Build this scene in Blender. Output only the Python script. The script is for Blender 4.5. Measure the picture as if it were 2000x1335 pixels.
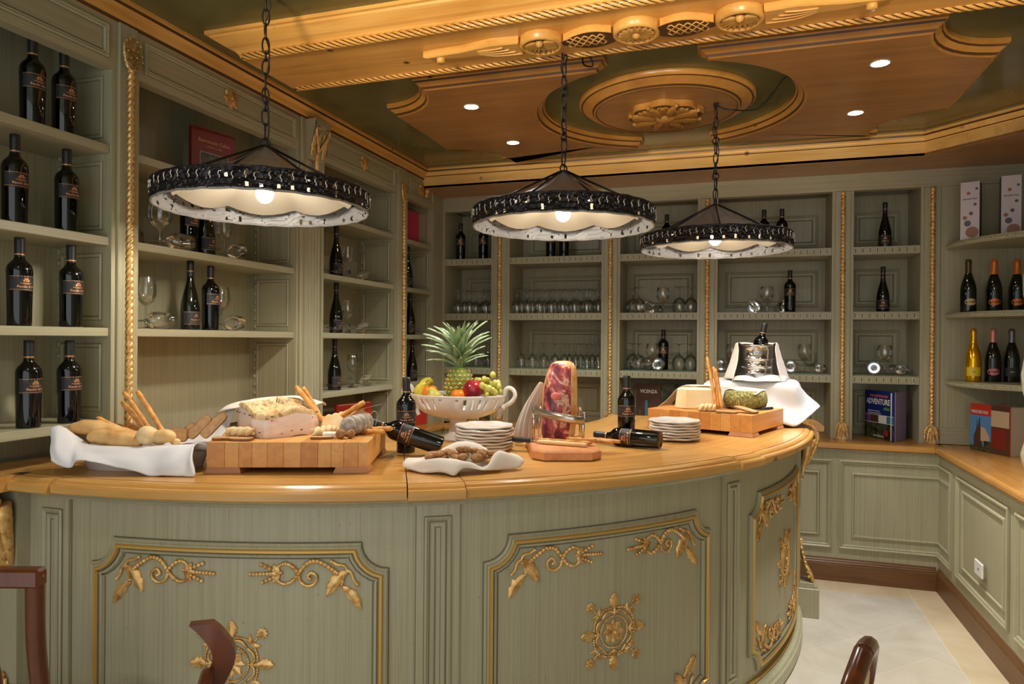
import bpy, math, random
from math import sin, cos, pi, radians as R, sqrt, atan2, hypot
from mathutils import Vector, Matrix
import mathutils.noise as mnoise
for _o in list(bpy.data.objects): bpy.data.objects.remove(_o)
SC = bpy.context.scene
COL = SC.collection
rnd = random.Random(7)

# ------------------------------------------------------------ camera, world, exposure, room lights
camd = bpy.data.cameras.new('camera'); cam = bpy.data.objects.new('camera', camd); COL.objects.link(cam)
camd.sensor_fit = 'HORIZONTAL'; camd.sensor_width = 36.0; camd.lens = 1361.07 / 2000 * 36.0
camd.clip_start = 0.05; camd.clip_end = 60
_yaw, _pit, _rol = -0.3120636, -0.00239289, 0.00786266
_f = Vector((sin(_yaw)*cos(_pit), cos(_yaw)*cos(_pit), sin(_pit)))
_r = Vector((cos(_yaw), -sin(_yaw), 0)); _u = _r.cross(_f)
_r2 = _r*cos(_rol) + _u*sin(_rol); _u2 = -_r*sin(_rol) + _u*cos(_rol)
cam.matrix_world = Matrix(((_r2.x, _u2.x, -_f.x, 0), (_r2.y, _u2.y, -_f.y, 0), (_r2.z, _u2.z, -_f.z, 1.55), (0, 0, 0, 1)))
SC.camera = cam
world = bpy.data.worlds.new('world'); SC.world = world; world.use_nodes = True
_bg = world.node_tree.nodes['Background']; _bg.inputs[0].default_value = (0.94, 0.98, 1.0, 1); _bg.inputs[1].default_value = 0.8
vs = SC.view_settings; vs.view_transform = 'Standard'; vs.look = 'None'; vs.gamma = 1.0; vs.use_curve_mapping = False
vs.exposure = 0.82
cy = SC.cycles
cy.max_bounces = 8; cy.diffuse_bounces = 4; cy.glossy_bounces = 4; cy.transmission_bounces = 6; cy.transparent_max_bounces = 24
cy.caustics_reflective = False; cy.caustics_refractive = False; cy.sample_clamp_indirect = 4.0; cy.use_denoising = True
def lamp(name, kind, loc, energy, color, size=0.05, target=None, spot=None, blend=0.5, sy=None):
    d = bpy.data.lights.new(name, kind); d.energy = energy; d.color = color
    if kind == 'AREA':
        d.size = size
        if sy: d.shape = 'RECTANGLE'; d.size_y = sy
    else: d.shadow_soft_size = size
    if kind == 'SPOT': d.spot_size = R(spot); d.spot_blend = blend
    o = bpy.data.objects.new(name, d); COL.objects.link(o); o.location = loc
    if target is not None:
        o.rotation_euler = (Vector(target) - Vector(loc)).to_track_quat('-Z', 'Y').to_euler()
    return o
WARM = (1.0, 0.92, 0.80); NEUT = (1.0, 0.98, 0.95)
# downlights of the part of the room behind the camera (recessed in the ceiling like the four in view)
for _i, (_x, _y) in enumerate(((-1.35, 0.75), (0.6, 0.75), (-1.35, -0.6), (0.6, -0.6), (1.3,-1.8))):
    lamp('room_downlight', 'SPOT', (_x, _y, 2.78), 9, NEUT, 0.05, (_x*0.8, _y+0.35, 0), 125, 0.8)
for _x in (-1.3, 0.5): lamp('beam_fill_spot', 'SPOT', (_x, -0.9, 2.0), 270, (1.0, 0.88, 0.66), 0.3, (_x*.7, 4.1, 4.22), 37, 0.25)  # added unseen fill spots for beam and ceiling edges, cones cut above the shelves

# ------------------------------------------------------------ mesh builder
WM = {}; CH = {}
class MB:
    def __init__(s): s.v = []; s.f = []; s.m = []; s.s = []
    def add(s, vs_, fs, m=0, smooth=False, M=None):
        b = len(s.v)
        if M is not None: vs_ = [M @ Vector(p) for p in vs_]
        s.v += [tuple(p) for p in vs_]
        for f in fs: s.f.append([i+b for i in f]); s.m.append(m); s.s.append(smooth)
        return s
    def box(s, x0, x1, y0, y1, z0, z1, m=0, M=None, bev=0.0):
        if bev > 0:
            b = bev; xs=(x0,x0+b,x1-b,x1); P=[]; 
            # bevelled box: three slabs of rings
            def ring(z, i): return [(x0+i+0*b,y0+b,z),(x0+b,y0+i,z),(x1-b,y0+i,z),(x1-i,y0+b,z),(x1-i,y1-b,z),(x1-b,y1-i,z),(x0+b,y1-i,z),(x0+i,y1-b,z)]
            rings=[ring(z0,b*0.999),ring(z0+b,0),ring(z1-b,0),ring(z1,b*0.999)]
            return s.loft(rings, m, False, M, True, True, True)
        v = [(x,y,z) for z in (z0,z1) for y in (y0,y1) for x in (x0,x1)]
        return s.add(v, [(0,2,3,1),(4,5,7,6),(0,1,5,4),(2,6,7,3),(0,4,6,2),(1,3,7,5)], m, False, M)
    def loft(s, rings, m=0, smooth=True, M=None, closed=True, cap0=False, cap1=False):
        n = len(rings[0]); v = [p for r in rings for p in r]; f = []
        ms = m if isinstance(m, (list, tuple)) else None
        for i in range(len(rings)-1):
            for j in range(n if closed else n-1):
                k = (j+1) % n
                f.append((i*n+j, i*n+k, (i+1)*n+k, (i+1)*n+j))
        if cap0: f.append(tuple(range(n-1,-1,-1)))
        if cap1: f.append(tuple((len(rings)-1)*n+j for j in range(n)))
        b = len(s.f); s.add(v, f, 0 if ms else m, smooth, M)
        if ms:
            per = n if closed else n-1
            for i in range(len(rings)-1):
                for j in range(per): s.m[b+i*per+j] = ms[i]
        if cap0: s.s[b + len(f) - (2 if cap1 else 1)] = False
        if cap1: s.s[-1] = False
        return s
    def lathe(s, prof, n=24, m=0, smooth=True, M=None, a0=0.0, a1=2*pi):
        full = abs(a1-a0-2*pi) < 1e-6; k = n if full else n+1
        rings = [[(r*cos(a0+(a1-a0)*j/n), r*sin(a0+(a1-a0)*j/n), z) for j in range(k)] for r, z in prof]
        return s.loft(rings, m, smooth, M, full)
    def tube(s, pts, r, n=8, m=0, closed=False, cap=True, M=None, smooth=True, flat=1.0):
        P = [Vector(p) for p in pts]; N = len(P); rr = r if isinstance(r, (list, tuple)) else [r]*N
        rings = []; up = None
        for i in range(N):
            if closed: t = P[(i+1)%N]-P[i-1]
            else: t = P[min(i+1,N-1)]-P[max(i-1,0)]
            if t.length < 1e-9: t = Vector((0,0,1))
            t.normalize()
            if up is None:
                up = Vector((0,0,1)) if abs(t.z) < 0.9 else Vector((1,0,0))
            a = up - t*up.dot(t)
            if a.length < 1e-6: a = t.orthogonal()
            a.normalize(); b = t.cross(a); up = a
            rings.append([tuple(P[i] + (a*cos(2*pi*j/n)*flat + b*sin(2*pi*j/n))*rr[i]) for j in range(n)])
        if closed: rings.append(rings[0])
        return s.loft(rings, m, smooth, M, True, cap and not closed, cap and not closed)
    def sphere(s, c, r, m=0, n=12, k=8, sc=(1,1,1), M=None):
        rings = []
        for i in range(k+1):
            t = pi*i/k; q = max(sin(t), 1e-4)
            rings.append([(c[0]+r*sc[0]*q*cos(2*pi*j/n), c[1]+r*sc[1]*q*sin(2*pi*j/n), c[2]-r*sc[2]*cos(t)) for j in range(n)])
        return s.loft(rings, m, True, M)
    def prism(s, poly, z0, z1, m=0, M=None, ms=None):
        n = len(poly); v = [(x,y,z0) for x,y in poly] + [(x,y,z1) for x,y in poly]
        s.add(v, [tuple(range(n-1,-1,-1)), tuple(range(n,2*n))], m, False, M)
        return s.add(v, [(i,(i+1)%n,n+(i+1)%n,n+i) for i in range(n)], m if ms is None else ms, False, M)
    def mould(s, path, prof, closed=True, m=0, M=None, smooth=False, cap=False, capm=None):
        """sweep prof [(inset, height)] round a 2D path; inset is to the left of the travel"""
        N = len(path); rings = []
        ns = []
        for i in range(N):
            p = Vector(path[i]); a = Vector(path[i-1]) if (closed or i > 0) else None; b = Vector(path[(i+1)%N]) if (closed or i < N-1) else None
            d0 = (p-a).normalized() if a is not None else None; d1 = (b-p).normalized() if b is not None else None
            if d0 is None: d0 = d1
            if d1 is None: d1 = d0
            n0 = Vector((-d0.y, d0.x)); n1 = Vector((-d1.y, d1.x)); q = n0+n1
            if q.length < 1e-6: q = n0
            q.normalize(); c = max(0.35, q.dot(n0)); ns.append(q/c)
        for off, h in prof: rings.append([(path[i][0]+ns[i].x*off, path[i][1]+ns[i].y*off, h) for i in range(N)])
        s.loft(rings, m, smooth, M, closed)
        if cap: s.add(rings[-1], [tuple(range(N))], m if capm is None else capm, False, M)
        return s
    def rope(s, p0, p1, r, pitch, lobes=3, m=0, n=12, amp=0.22, step=None, phase=0.0):
        p0 = Vector(p0); p1 = Vector(p1); d = p1-p0; L = d.length; t = d/L; a = t.orthogonal().normalized(); b = t.cross(a)
        step = step or pitch/lobes/3.0; k = max(2, int(L/step)); rings = []
        for i in range(k+1):
            w = L*i/k; ph = 2*pi*w/pitch + phase
            rings.append([tuple(p0 + t*w + (a*cos(2*pi*j/n)+b*sin(2*pi*j/n))*r*(1+amp*cos(lobes*(2*pi*j/n-ph)))) for j in range(n)])
        return s.loft(rings, m, True, None, True, True, True)
    def map(s, fn): s.v = [tuple(fn(*p)) for p in s.v]; return s
    def merge(s, o, fn=None, m=None):
        b = len(s.v); s.v += [tuple(fn(*p)) for p in o.v] if fn else o.v
        s.f += [[i+b for i in f] for f in o.f]; s.m += (o.m if m is None else [m]*len(o.m)); s.s += o.s
        return s
    def noise(s, amp, freq, seed=0.0):
        out = []
        for p in s.v:
            q = Vector(p)*freq + Vector((seed, seed*1.7, seed*0.3)); out.append(tuple(Vector(p) + mnoise.noise_vector(q)*amp))
        s.v = out; return s
    def mesh(s, name, mats, inv=None):
        me = bpy.data.meshes.new(name)
        me.from_pydata([tuple(inv @ Vector(p)) for p in s.v] if inv else s.v, [], s.f)
        for mt in (mats if isinstance(mats, (list, tuple)) else [mats]): me.materials.append(mt)
        me.polygons.foreach_set('material_index', s.m); me.polygons.foreach_set('use_smooth', s.s)
        me.update(); return me
    def build(s, name, mats, parent=None, local=False, label=None):
        root = parent
        inv = None
        if parent is not None and not local: inv = WM[parent.name].inverted()
        o = bpy.data.objects.new(name, s.mesh(name, mats, inv)); COL.objects.link(o)
        if parent is not None: o.parent = parent; WM[o.name] = WM[parent.name]; CH.setdefault(parent.name, []).append(o)
        else: WM[o.name] = Matrix.Identity(4)
        if label: o['label'] = label
        return o
def tag(o, label, cat, group=None, kind=None):
    if label: o['label'] = label
    if cat: o['category'] = cat
    if group: o['group'] = group
    if kind: o['kind'] = kind
    return o
def thing(name, label, cat, loc=(0,0,0), rz=0.0, group=None, M=None):
    o = bpy.data.objects.new(name, None); COL.objects.link(o); o.empty_display_size = 0.05
    o.matrix_world = M if M is not None else Matrix.Translation(loc) @ Matrix.Rotation(rz, 4, 'Z')
    WM[o.name] = o.matrix_world.copy()
    return tag(o, label, cat, group)
def struct(name, mb, mats, parent=None):
    o = mb.build(name, mats, parent)
    if parent is None: o['kind'] = 'structure'
    return o
def dup(root, M, label=None, group=None):
    c = root.copy(); COL.objects.link(c); c.parent = None
    for ch in CH.get(root.name, ()): _cp(ch, c)
    c.matrix_world = M; WM[c.name] = M.copy()
    if label: c['label'] = label
    if group: c['group'] = group
    return c
def _cp(o, par):
    c = o.copy(); COL.objects.link(c); c.parent = par; CH.setdefault(par.name, []).append(c)
    for ch in CH.get(o.name, ()): _cp(ch, c)
    return c
def T(x, y, z, rz=0.0, rx=0.0, ry=0.0, s=1.0):
    return Matrix.Translation((x,y,z)) @ Matrix.Rotation(rz,4,'Z') @ Matrix.Rotation(ry,4,'Y') @ Matrix.Rotation(rx,4,'X') @ Matrix.Scale(s,4)
def resample(path, d, closed=True):
    out = []; N = len(path)
    for i in range(N if closed else N-1):
        a = path[i]; b = path[(i+1)%N]; L = hypot(b[0]-a[0], b[1]-a[1]); k = max(1, int(math.ceil(L/d)))
        out += [(a[0]+(b[0]-a[0])*j/k, a[1]+(b[1]-a[1])*j/k) for j in range(k)]
    if not closed: out.append(path[-1])
    return out
def crom(pts, k=8, closed=False):
    P = [Vector(p) for p in pts]; N = len(P); out = []
    for i in range(N if closed else N-1):
        g = (lambda q: P[q % N]) if closed else (lambda q: P[min(max(q,0),N-1)])
        a,b,c,d = g(i-1),g(i),g(i+1),g(i+2)
        for j in range(k):
            t = j/k; out.append(((2*b)+(c-a)*t+(2*a-5*b+4*c-d)*t*t+(3*b-a-3*c+d)*t**3)*0.5)
    if not closed: out.append(P[-1])
    return out
def text_mb(txt, size, align='CENTER', sx=1.0, bold=0.0):
    cu = bpy.data.curves.new('t', 'FONT'); cu.body = txt; cu.size = size; cu.align_x = align; cu.resolution_u = 2; cu.offset = bold
    o = bpy.data.objects.new('t', cu); COL.objects.link(o)
    dg = bpy.context.evaluated_depsgraph_get(); me = bpy.data.meshes.new_from_object(o.evaluated_get(dg))
    mb = MB(); mb.add([(v.co.x*sx, v.co.y, 0) for v in me.vertices], [tuple(p.vertices) for p in me.polygons])
    bpy.data.objects.remove(o); bpy.data.curves.remove(cu); bpy.data.meshes.remove(me)
    return mb

# ------------------------------------------------------------ materials
def lin(c):
    c = [x/255.0 for x in c]; return tuple((x/12.92 if x <= 0.04045 else ((x+0.055)/1.055)**2.4) for x in c) + (1,)
def mat(name, col, rough=0.5, metal=0.0, **kw):
    m = bpy.data.materials.new(name); m.use_nodes = True; b = m.node_tree.nodes['Principled BSDF']
    b.inputs['Base Color'].default_value = lin(col) if len(col) == 3 and max(col) > 1.001 else tuple(col)[:3]+(1,)
    b.inputs['Roughness'].default_value = rough; b.inputs['Metallic'].default_value = metal
    for k, v in kw.items():
        b.inputs[k.replace('_',' ')].default_value = v
    return m
def nodes(m): return m.node_tree.nodes, m.node_tree.links, m.node_tree.nodes['Principled BSDF']
def coord(m, scale=(1,1,1), rot=(0,0,0)):
    N, L, b = nodes(m); tc = N.new('ShaderNodeTexCoord'); mp = N.new('ShaderNodeMapping')
    mp.inputs['Scale'].default_value = scale; mp.inputs['Rotation'].default_value = rot
    L.new(tc.outputs['Object'], mp.inputs['Vector']); return mp.outputs['Vector']
def noise_n(m, vec, scale=5, detail=4, rough=0.55, dist=0.0):
    N, L, b = nodes(m); n = N.new('ShaderNodeTexNoise'); n.inputs['Scale'].default_value = scale; n.inputs['Detail'].default_value = detail
    n.inputs['Roughness'].default_value = rough; n.inputs['Distortion'].default_value = dist; L.new(vec, n.inputs['Vector']); return n.outputs['Fac']
def ramp(m, fac, stops):
    N, L, b = nodes(m); r = N.new('ShaderNodeValToRGB'); e = r.color_ramp.elements
    while len(e) < len(stops): e.new(0.5)
    for i, (p, c) in enumerate(stops): e[i].position = p; e[i].color = lin(c) if len(c) == 3 else c
    L.new(fac, r.inputs['Fac']); return r.outputs['Color']
def mix(m, fac, a, b_, mode='MIX'):
    N, L, b = nodes(m); x = N.new('ShaderNodeMix'); x.data_type = 'RGBA'; x.blend_type = mode
    def put(v, sock):
        if hasattr(v, 'links'): L.new(v, sock)
        elif isinstance(v, (int, float)): sock.default_value = v
        else: sock.default_value = lin(v)
    put(fac, x.inputs[0]); put(a, x.inputs[6]); put(b_, x.inputs[7]); return x.outputs[2]
def setcol(m, c): N, L, b = nodes(m); L.new(c, b.inputs['Base Color']); return m
def bump(m, h, strength=0.3, dist=0.002):
    N, L, b = nodes(m); q = N.new('ShaderNodeBump'); q.inputs['Strength'].default_value = strength; q.inputs['Distance'].default_value = dist
    L.new(h, q.inputs['Height']); L.new(q.outputs['Normal'], b.inputs['Normal']); return m
def polar(m, sc):
    N, L, b = nodes(m); tc = N.new('ShaderNodeTexCoord'); sp = N.new('ShaderNodeSeparateXYZ'); L.new(tc.outputs['Object'], sp.inputs[0])
    at = N.new('ShaderNodeMath'); at.operation = 'ARCTAN2'; L.new(sp.outputs[1], at.inputs[0]); L.new(sp.outputs[0], at.inputs[1])
    ln = N.new('ShaderNodeVectorMath'); ln.operation = 'LENGTH'; cx = N.new('ShaderNodeCombineXYZ'); L.new(sp.outputs[0], cx.inputs[0]); L.new(sp.outputs[1], cx.inputs[1]); L.new(cx.outputs[0], ln.inputs[0])
    co = N.new('ShaderNodeCombineXYZ'); L.new(at.outputs[0], co.inputs[0]); L.new(ln.outputs['Value'], co.inputs[1]); L.new(sp.outputs[2], co.inputs[2])
    mp = N.new('ShaderNodeMapping'); mp.inputs['Scale'].default_value = sc; L.new(co.outputs[0], mp.inputs[0]); return mp.outputs[0]
def wood(name, lo, mid, hi, scale=(2,30,30), rough=0.35, vec=None, knots=None, contrast=(0.25,0.5,0.75), spec=0.5):
    m = mat(name, mid, rough); b = nodes(m)[2]; b.inputs['Specular IOR Level'].default_value = spec
    v = polar(m, scale) if vec == 'polar' else coord(m, scale)
    g = noise_n(m, v, 1.0, 5, 0.6, 0.6); c = ramp(m, g, [(contrast[0], lo), (contrast[1], mid), (contrast[2], hi)])
    big = noise_n(m, coord(m, (1,1,1)), 2.3, 2); c = mix(m, ramp(m, big, [(0.35,(215,215,215)),(0.7,(255,255,255))]), c, c) if False else mix(m, 0.35, c, ramp(m, big, [(0.3, lo), (0.7, hi)]))
    if knots:
        N, L, _ = nodes(m); vo = N.new('ShaderNodeTexVoronoi'); vo.inputs['Scale'].default_value = knots; L.new(coord(m), vo.inputs['Vector'])
        c = mix(m, ramp(m, vo.outputs['Distance'], [(0.03,(255,255,255)),(0.10,(0,0,0))]), c, (70,38,12))
    setcol(m, c); bump(m, g, 0.12, 0.001); return m
def paint(name, base, dark, light, axis=2, rough=0.4):
    m = mat(name, base, rough); s = [130.0,130.0,130.0]; s[axis] = 1.6
    g = noise_n(m, coord(m, tuple(s)), 1.0, 3, 0.65); c = ramp(m, g, [(0.30, dark), (0.5, base), (0.75, light)])
    big = noise_n(m, coord(m), 2.6, 3); c = mix(m, ramp(m, big, [(0.40,(0,0,0)),(0.75,(70,70,70))]), c, dark)
    sp = noise_n(m, coord(m, (90,90,60)), 1.0, 1); c = mix(m, ramp(m, sp, [(0.765,(0,0,0)),(0.80,(170,170,170))]), c, (70,62,40))
    setcol(m, c); bump(m, g, 0.05, 0.0006); return m
PAINT = paint('green_paint', (168,162,132), (156,149,118), (177,171,141))
PAINT_H = paint('green_paint_flat', (168,162,132), (156,149,118), (177,171,141), axis=0)
PAINT_Y = paint('green_paint_level', (168,162,132), (156,149,118), (177,171,141), axis=1)
PALE = paint('green_paint_edge', (188,186,154), (164,160,128), (202,200,170))
PATINA = mat('dark_patina', (106,99,76), 0.6)
PINE = wood('pine_along_wall', (188,128,56), (222,164,82), (238,186,106), (30,2.2,30), 0.3, knots=5.0)
PINEX = wood('pine_across', (188,128,56), (222,164,82), (238,186,106), (2.2,30,30), 0.3, knots=5.0)
PINED = wood('ceiling_moulding_pine', (150,98,42), (184,128,58), (206,152,78), (6,6,6), 0.3, knots=5.0)
BEAMW = wood('lit_beam_pine', (214,156,80), (244,194,112), (252,212,140), (2.2,30,30), 0.3, knots=5.0)  # lighter copy of the pine, light on the beam put into its colour
BARTOP = wood('honey_bar_top', (180,126,60), (206,152,80), (220,172,100), (5,26,20), 0.22, vec='polar', knots=3.2)
OAKTOP = wood('honey_worktop', (158,108,50), (188,134,66), (205,152,82), (2.4,26,26), 0.25)
OAKTOPY = wood('honey_worktop_side', (158,108,50), (188,134,66), (205,152,82), (26,2.4,26), 0.25)
WALNUT = wood('ceiling_dark_wood', (132,90,46), (162,114,64), (186,138,84), (2.0,26,26), 0.28)
BASEB = wood('baseboard_brown', (84,52,24), (110,72,36), (128,88,48), (2.5,30,30), 0.4)
BASEBY = wood('baseboard_brown_side', (84,52,24), (110,72,36), (128,88,48), (30,2.5,30), 0.4)
CHAIRW = wood('chair_mahogany', (62,27,12), (90,43,20), (116,60,30), (14,14,2.0), 0.22)
GOLD = mat('antique_gold', (222,178,116), 0.36, 0.5)
setcol(GOLD, ramp(GOLD, noise_n(GOLD, coord(GOLD), 45, 3), [(0.3,(184,128,66)),(0.5,(232,184,112)),(0.75,(248,214,152))]))
GOLDLINE = mat('gilt_line', (206,166,92), 0.38, 0.45)
CEIL = mat('olive_gloss_ceiling', (104,92,50), 0.16)
setcol(CEIL, ramp(CEIL, noise_n(CEIL, coord(CEIL), 2.5, 4), [(0.3,(92,86,50)),(0.7,(116,108,66))]))
WALLM = paint('wall_green', (168,162,132), (156,149,118), (177,171,141))
IRON = mat('wrought_iron', (52,48,50), 0.42, 0.75)
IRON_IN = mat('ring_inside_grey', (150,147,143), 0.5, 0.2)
CREAM = mat('cream_enamel', (176,166,146), 0.6)
BULB = mat('lit_bulb', (255,255,255), 0.5); nodes(BULB)[2].inputs['Emission Color'].default_value = (1,0.93,0.82,1); nodes(BULB)[2].inputs['Emission Strength'].default_value = 75
SPOTM = mat('lit_spot', (255,255,255), 0.5); nodes(SPOTM)[2].inputs['Emission Color'].default_value = (1,0.97,0.93,1); nodes(SPOTM)[2].inputs['Emission Strength'].default_value = 80
CHROME = mat('chrome', (210,208,205), 0.12, 1.0)
STEEL = mat('brushed_steel', (196,190,182), 0.28, 1.0)
BLACK = mat('black_plastic', (36,38,40), 0.45)
CABLE = mat('black_cable', (24,22,20), 0.5)
BOTTLE = mat('black_bottle_glass', (5,6,8), 0.04); nodes(BOTTLE)[2].inputs['Specular IOR Level'].default_value = 0.6
BOTTLE_G = mat('dark_green_bottle_glass', (14,18,8), 0.04); nodes(BOTTLE_G)[2].inputs['Specular IOR Level'].default_value = 0.6
CAPS = mat('black_capsule', (30,29,30), 0.45)
LABEL = mat('charcoal_label', (40,39,42), 0.6)
PRINT = mat('copper_print', (214,150,98), 0.4, 0.5)
PRINT_D = mat('faint_print', (104,92,84), 0.5)
WHITE = mat('white_glaze', (214,207,200), 0.18)
CERAM = mat('white_ceramic', (216,210,203), 0.22)
def cloth_mat(name, col):
    m = mat(name, col, 0.85); N, L, b = nodes(m); w = noise_n(m, coord(m, (1,1,1)), 260, 1); bump(m, w, 0.12, 0.0006); b.inputs['Sheen Weight'].default_value = 0.15; return m
LINEN = cloth_mat('white_linen', (220,219,221)); LINEN_W = cloth_mat('ivory_linen', (212,202,190))
def glass_mat():
    m = bpy.data.materials.new('clear_glass'); m.use_nodes = True; N = m.node_tree.nodes; L = m.node_tree.links; N.remove(N['Principled BSDF'])
    out = [n for n in N if n.type == 'OUTPUT_MATERIAL'][0]; tr = N.new('ShaderNodeBsdfTransparent'); gl = N.new('ShaderNodeBsdfGlossy'); mx = N.new('ShaderNodeMixShader'); lw = N.new('ShaderNodeLayerWeight')
    tr.inputs[0].default_value = (0.955,0.965,0.955,1); gl.inputs[0].default_value = (1,1,1,1); gl.inputs['Roughness'].default_value = 0.02; lw.inputs['Blend'].default_value = 0.35
    mr = N.new('ShaderNodeMapRange'); mr.inputs['From Min'].default_value = 0; mr.inputs['From Max'].default_value = 1; mr.inputs['To Min'].default_value = 0.085; mr.inputs['To Max'].default_value = 0.9
    L.new(lw.outputs['Fresnel'], mr.inputs['Value']); L.new(mr.outputs['Result'], mx.inputs[0]); L.new(tr.outputs[0], mx.inputs[1]); L.new(gl.outputs[0], mx.inputs[2]); L.new(mx.outputs[0], out.inputs[0]); return m
GLASS = glass_mat()
PANE = mat('green_shelf_glass', (120,160,130), 0.05)
N_, L_, b_ = nodes(PANE); b_.inputs['Transmission Weight'].default_value = 0.0; b_.inputs['Alpha'].default_value = 0.35
def bread_mat(name, lo, hi, sc=18, rough=0.6):
    m = mat(name, hi, rough); n = noise_n(m, coord(m), sc, 4); setcol(m, ramp(m, n, [(0.3, lo), (0.65, hi)])); bump(m, noise_n(m, coord(m), sc*6, 3), 0.25, 0.002); return m
CRUST = bread_mat('baked_crust', (196,140,72), (226,184,122)); ROLL = bread_mat('pale_roll_crust', (214,166,98), (236,208,158), 14)
STICK = bread_mat('breadstick_crust', (186,120,50), (222,164,86), 40); RUSK = bread_mat('toast_face', (176,132,82), (200,158,108), 60); CRUSTD = bread_mat('toast_edge', (122,72,34), (158,102,54), 50)
CHEESEP = bread_mat('pale_cheese', (232,206,152), (244,226,182), 8, 0.4)

# ------------------------------------------------------------ ornament kit, all in flat (u, v, h)
def flatL(X): return lambda u, v, h: (X+h, u, v)
def flatB(Y): return lambda u, v, h: (u, Y-h, v)
def flatR(X): return lambda u, v, h: (X-h, u, v)
def leaf(mb, p0, p1, w, h=0.006, bend=0.0, lobes=3, m=0, k=10, base=0.0):
    a = Vector(p0); d = Vector(p1)-a; n = Vector((-d.y, d.x)).normalized(); rings = []
    for i in range(k+1):
        t = i/k; c = a + d*t + n*bend*sin(pi*t); q = w*(sin(pi*min(1, t*0.92+0.06))**0.8)*(1+0.22*sin(2*pi*lobes*t))
        q = max(q, w*0.06)
        e = [(-1, base), (-0.72, h*0.75), (-0.22, h*0.45), (0, h), (0.22, h*0.45), (0.72, h*0.75), (1, base)]
        rings.append([(c.x+n.x*q*x, c.y+n.y*q*x, z) for x, z in e])
    mb.loft(rings, m, True, None, False); return mb
def beads(mb, pts, r, m=0):
    for p in pts: mb.sphere((p[0], p[1], r*0.55), r, m, 7, 5)
def vine(mb, pts, r, m=0, k=6, taper=1.0):
    c = crom([(x, y, r*0.7) for x, y in pts], k); n = len(c)
    mb.tube(c, [r*(1-(1-taper)*i/(n-1)) for i in range(n)], 7, m); return c
def corner_ornament():
    mb = MB(); r = 0.0033
    leaf(mb, (.026,.064), (.064,.016), .013, .008, .004, 3); leaf(mb, (.034,.034), (-.002,-.012), .011, .007, -.004, 3)
    vine(mb, [(.03,.066),(.032,.05),(.036,.034)], .003)
    vine(mb, [(.024,.062),(.03,.074),(.044,.077),(.054,.083)], r); beads(mb, [(.055,.083)], .0042)
    vine(mb, [(.026,.066),(.017,.06),(.012,.046),(.006,.038)], r); beads(mb, [(.005,.037)], .0042)
    st = vine(mb, [(.044,.06),(.06,.072),(.082,.084),(.102,.08),(.118,.06)], .0035)
    beads(mb, [p for i, p in enumerate(st) if i % 2 == 0], .0052)
    vine(mb, [(.118,.06),(.114,.044),(.1,.036),(.086,.042),(.084,.055),(.094,.062),(.101,.054),(.096,.049)], r); beads(mb, [(.096,.05)], .0045)
    h1 = vine(mb, [(.118,.06),(.128,.072),(.143,.08),(.157,.074),(.156,.062),(.149,.063)], r); h2 = vine(mb, [(.118,.06),(.13,.046),(.146,.04),(.158,.047),(.157,.058)], r)
    beads(mb, [p for i, p in enumerate(h1[:14]) if i % 3 == 0] + [p for i, p in enumerate(h2[:12]) if i % 3 == 0], .0048)
    for q in ((.168,.078),(.176,.06),(.168,.042)): leaf(mb, (.155,.06), q, .006, .008, 0, 1)
    for a, b, n in (((.172,.06),(.212,.058),7), ((.166,.067),(.19,.077),4), ((.166,.053),(.188,.043),4)):
        vine(mb, [a, b], .002); beads(mb, [(a[0]+(b[0]-a[0])*i/(n-1), a[1]+(b[1]-a[1])*i/(n-1)) for i in range(n)], .0045)
    return mb
def flower(mb, c, r, n=8, h=0.006):
    for i in range(n):
        a = 2*pi*i/n; leaf(mb, (c[0]+r*.15*cos(a), c[1]+r*.15*sin(a)), (c[0]+r*cos(a), c[1]+r*sin(a)), r*0.36, h, 0, 1, 0, 6)
    mb.sphere((c[0], c[1], h*0.8), r*0.22, 0, 8, 6)
def rosette(s=1.0):
    mb = MB()
    for i in range(8):
        a = 2*pi*i/8; leaf(mb, (.006*cos(a), .006*sin(a)), (.046*cos(a), .046*sin(a)), .0135 if i % 2 else .011, .008, 0, 2)
    mb.sphere((0,0,.008), .008, 0, 10, 6)
    ring = [(0.056*cos(2*pi*i/40), 0.056*sin(2*pi*i/40)) for i in range(40)]
    mb.tube([(x,y,.002) for x,y in ring], .0028, 6, 0, True); beads(mb, ring, .0047)
    for i in range(4):
        a = pi/2*i; c, s_ = cos(a), sin(a); q = lambda x, y: (c*x-s_*y, s_*x+c*y)
        leaf(mb, q(.082,0), q(.137,0), .0185, .010, 0, 4); vine(mb, [q(.062,0), q(.09,0), q(.136,0)], .0036); beads(mb, [q(.07,0), q(.078,0)], .006)
        for sg in (1,-1):
            vine(mb, [q(.062,0), q(.074,.014*sg), q(.072,.032*sg), q(.058,.046*sg), q(.052,.05*sg)], .0042)
            st = vine(mb, [q(.084,.016*sg), q(.082,.034*sg), q(.074,.056*sg), q(.068,.062*sg)], .0028); beads(mb, st[::3], .0046)
        d = q(.098,.098); b0 = q(.062,.062)
        vine(mb, [b0, q(.085,.085)], .003); flower(mb, d, .019, 9, .007)
        leaf(mb, b0, q(.095,.06), .009, .007, -.003, 1); leaf(mb, b0, q(.06,.095), .009, .007, .003, 1)
    if s != 1: mb.map(lambda x,y,z: (x*s,y*s,z*s))
    return mb
def small_rosette(r):
    mb = MB(); flower(mb, (0,0), r, 8, .010); flower(mb, (0,0), r*0.55, 6, .016)
    return mb
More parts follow.
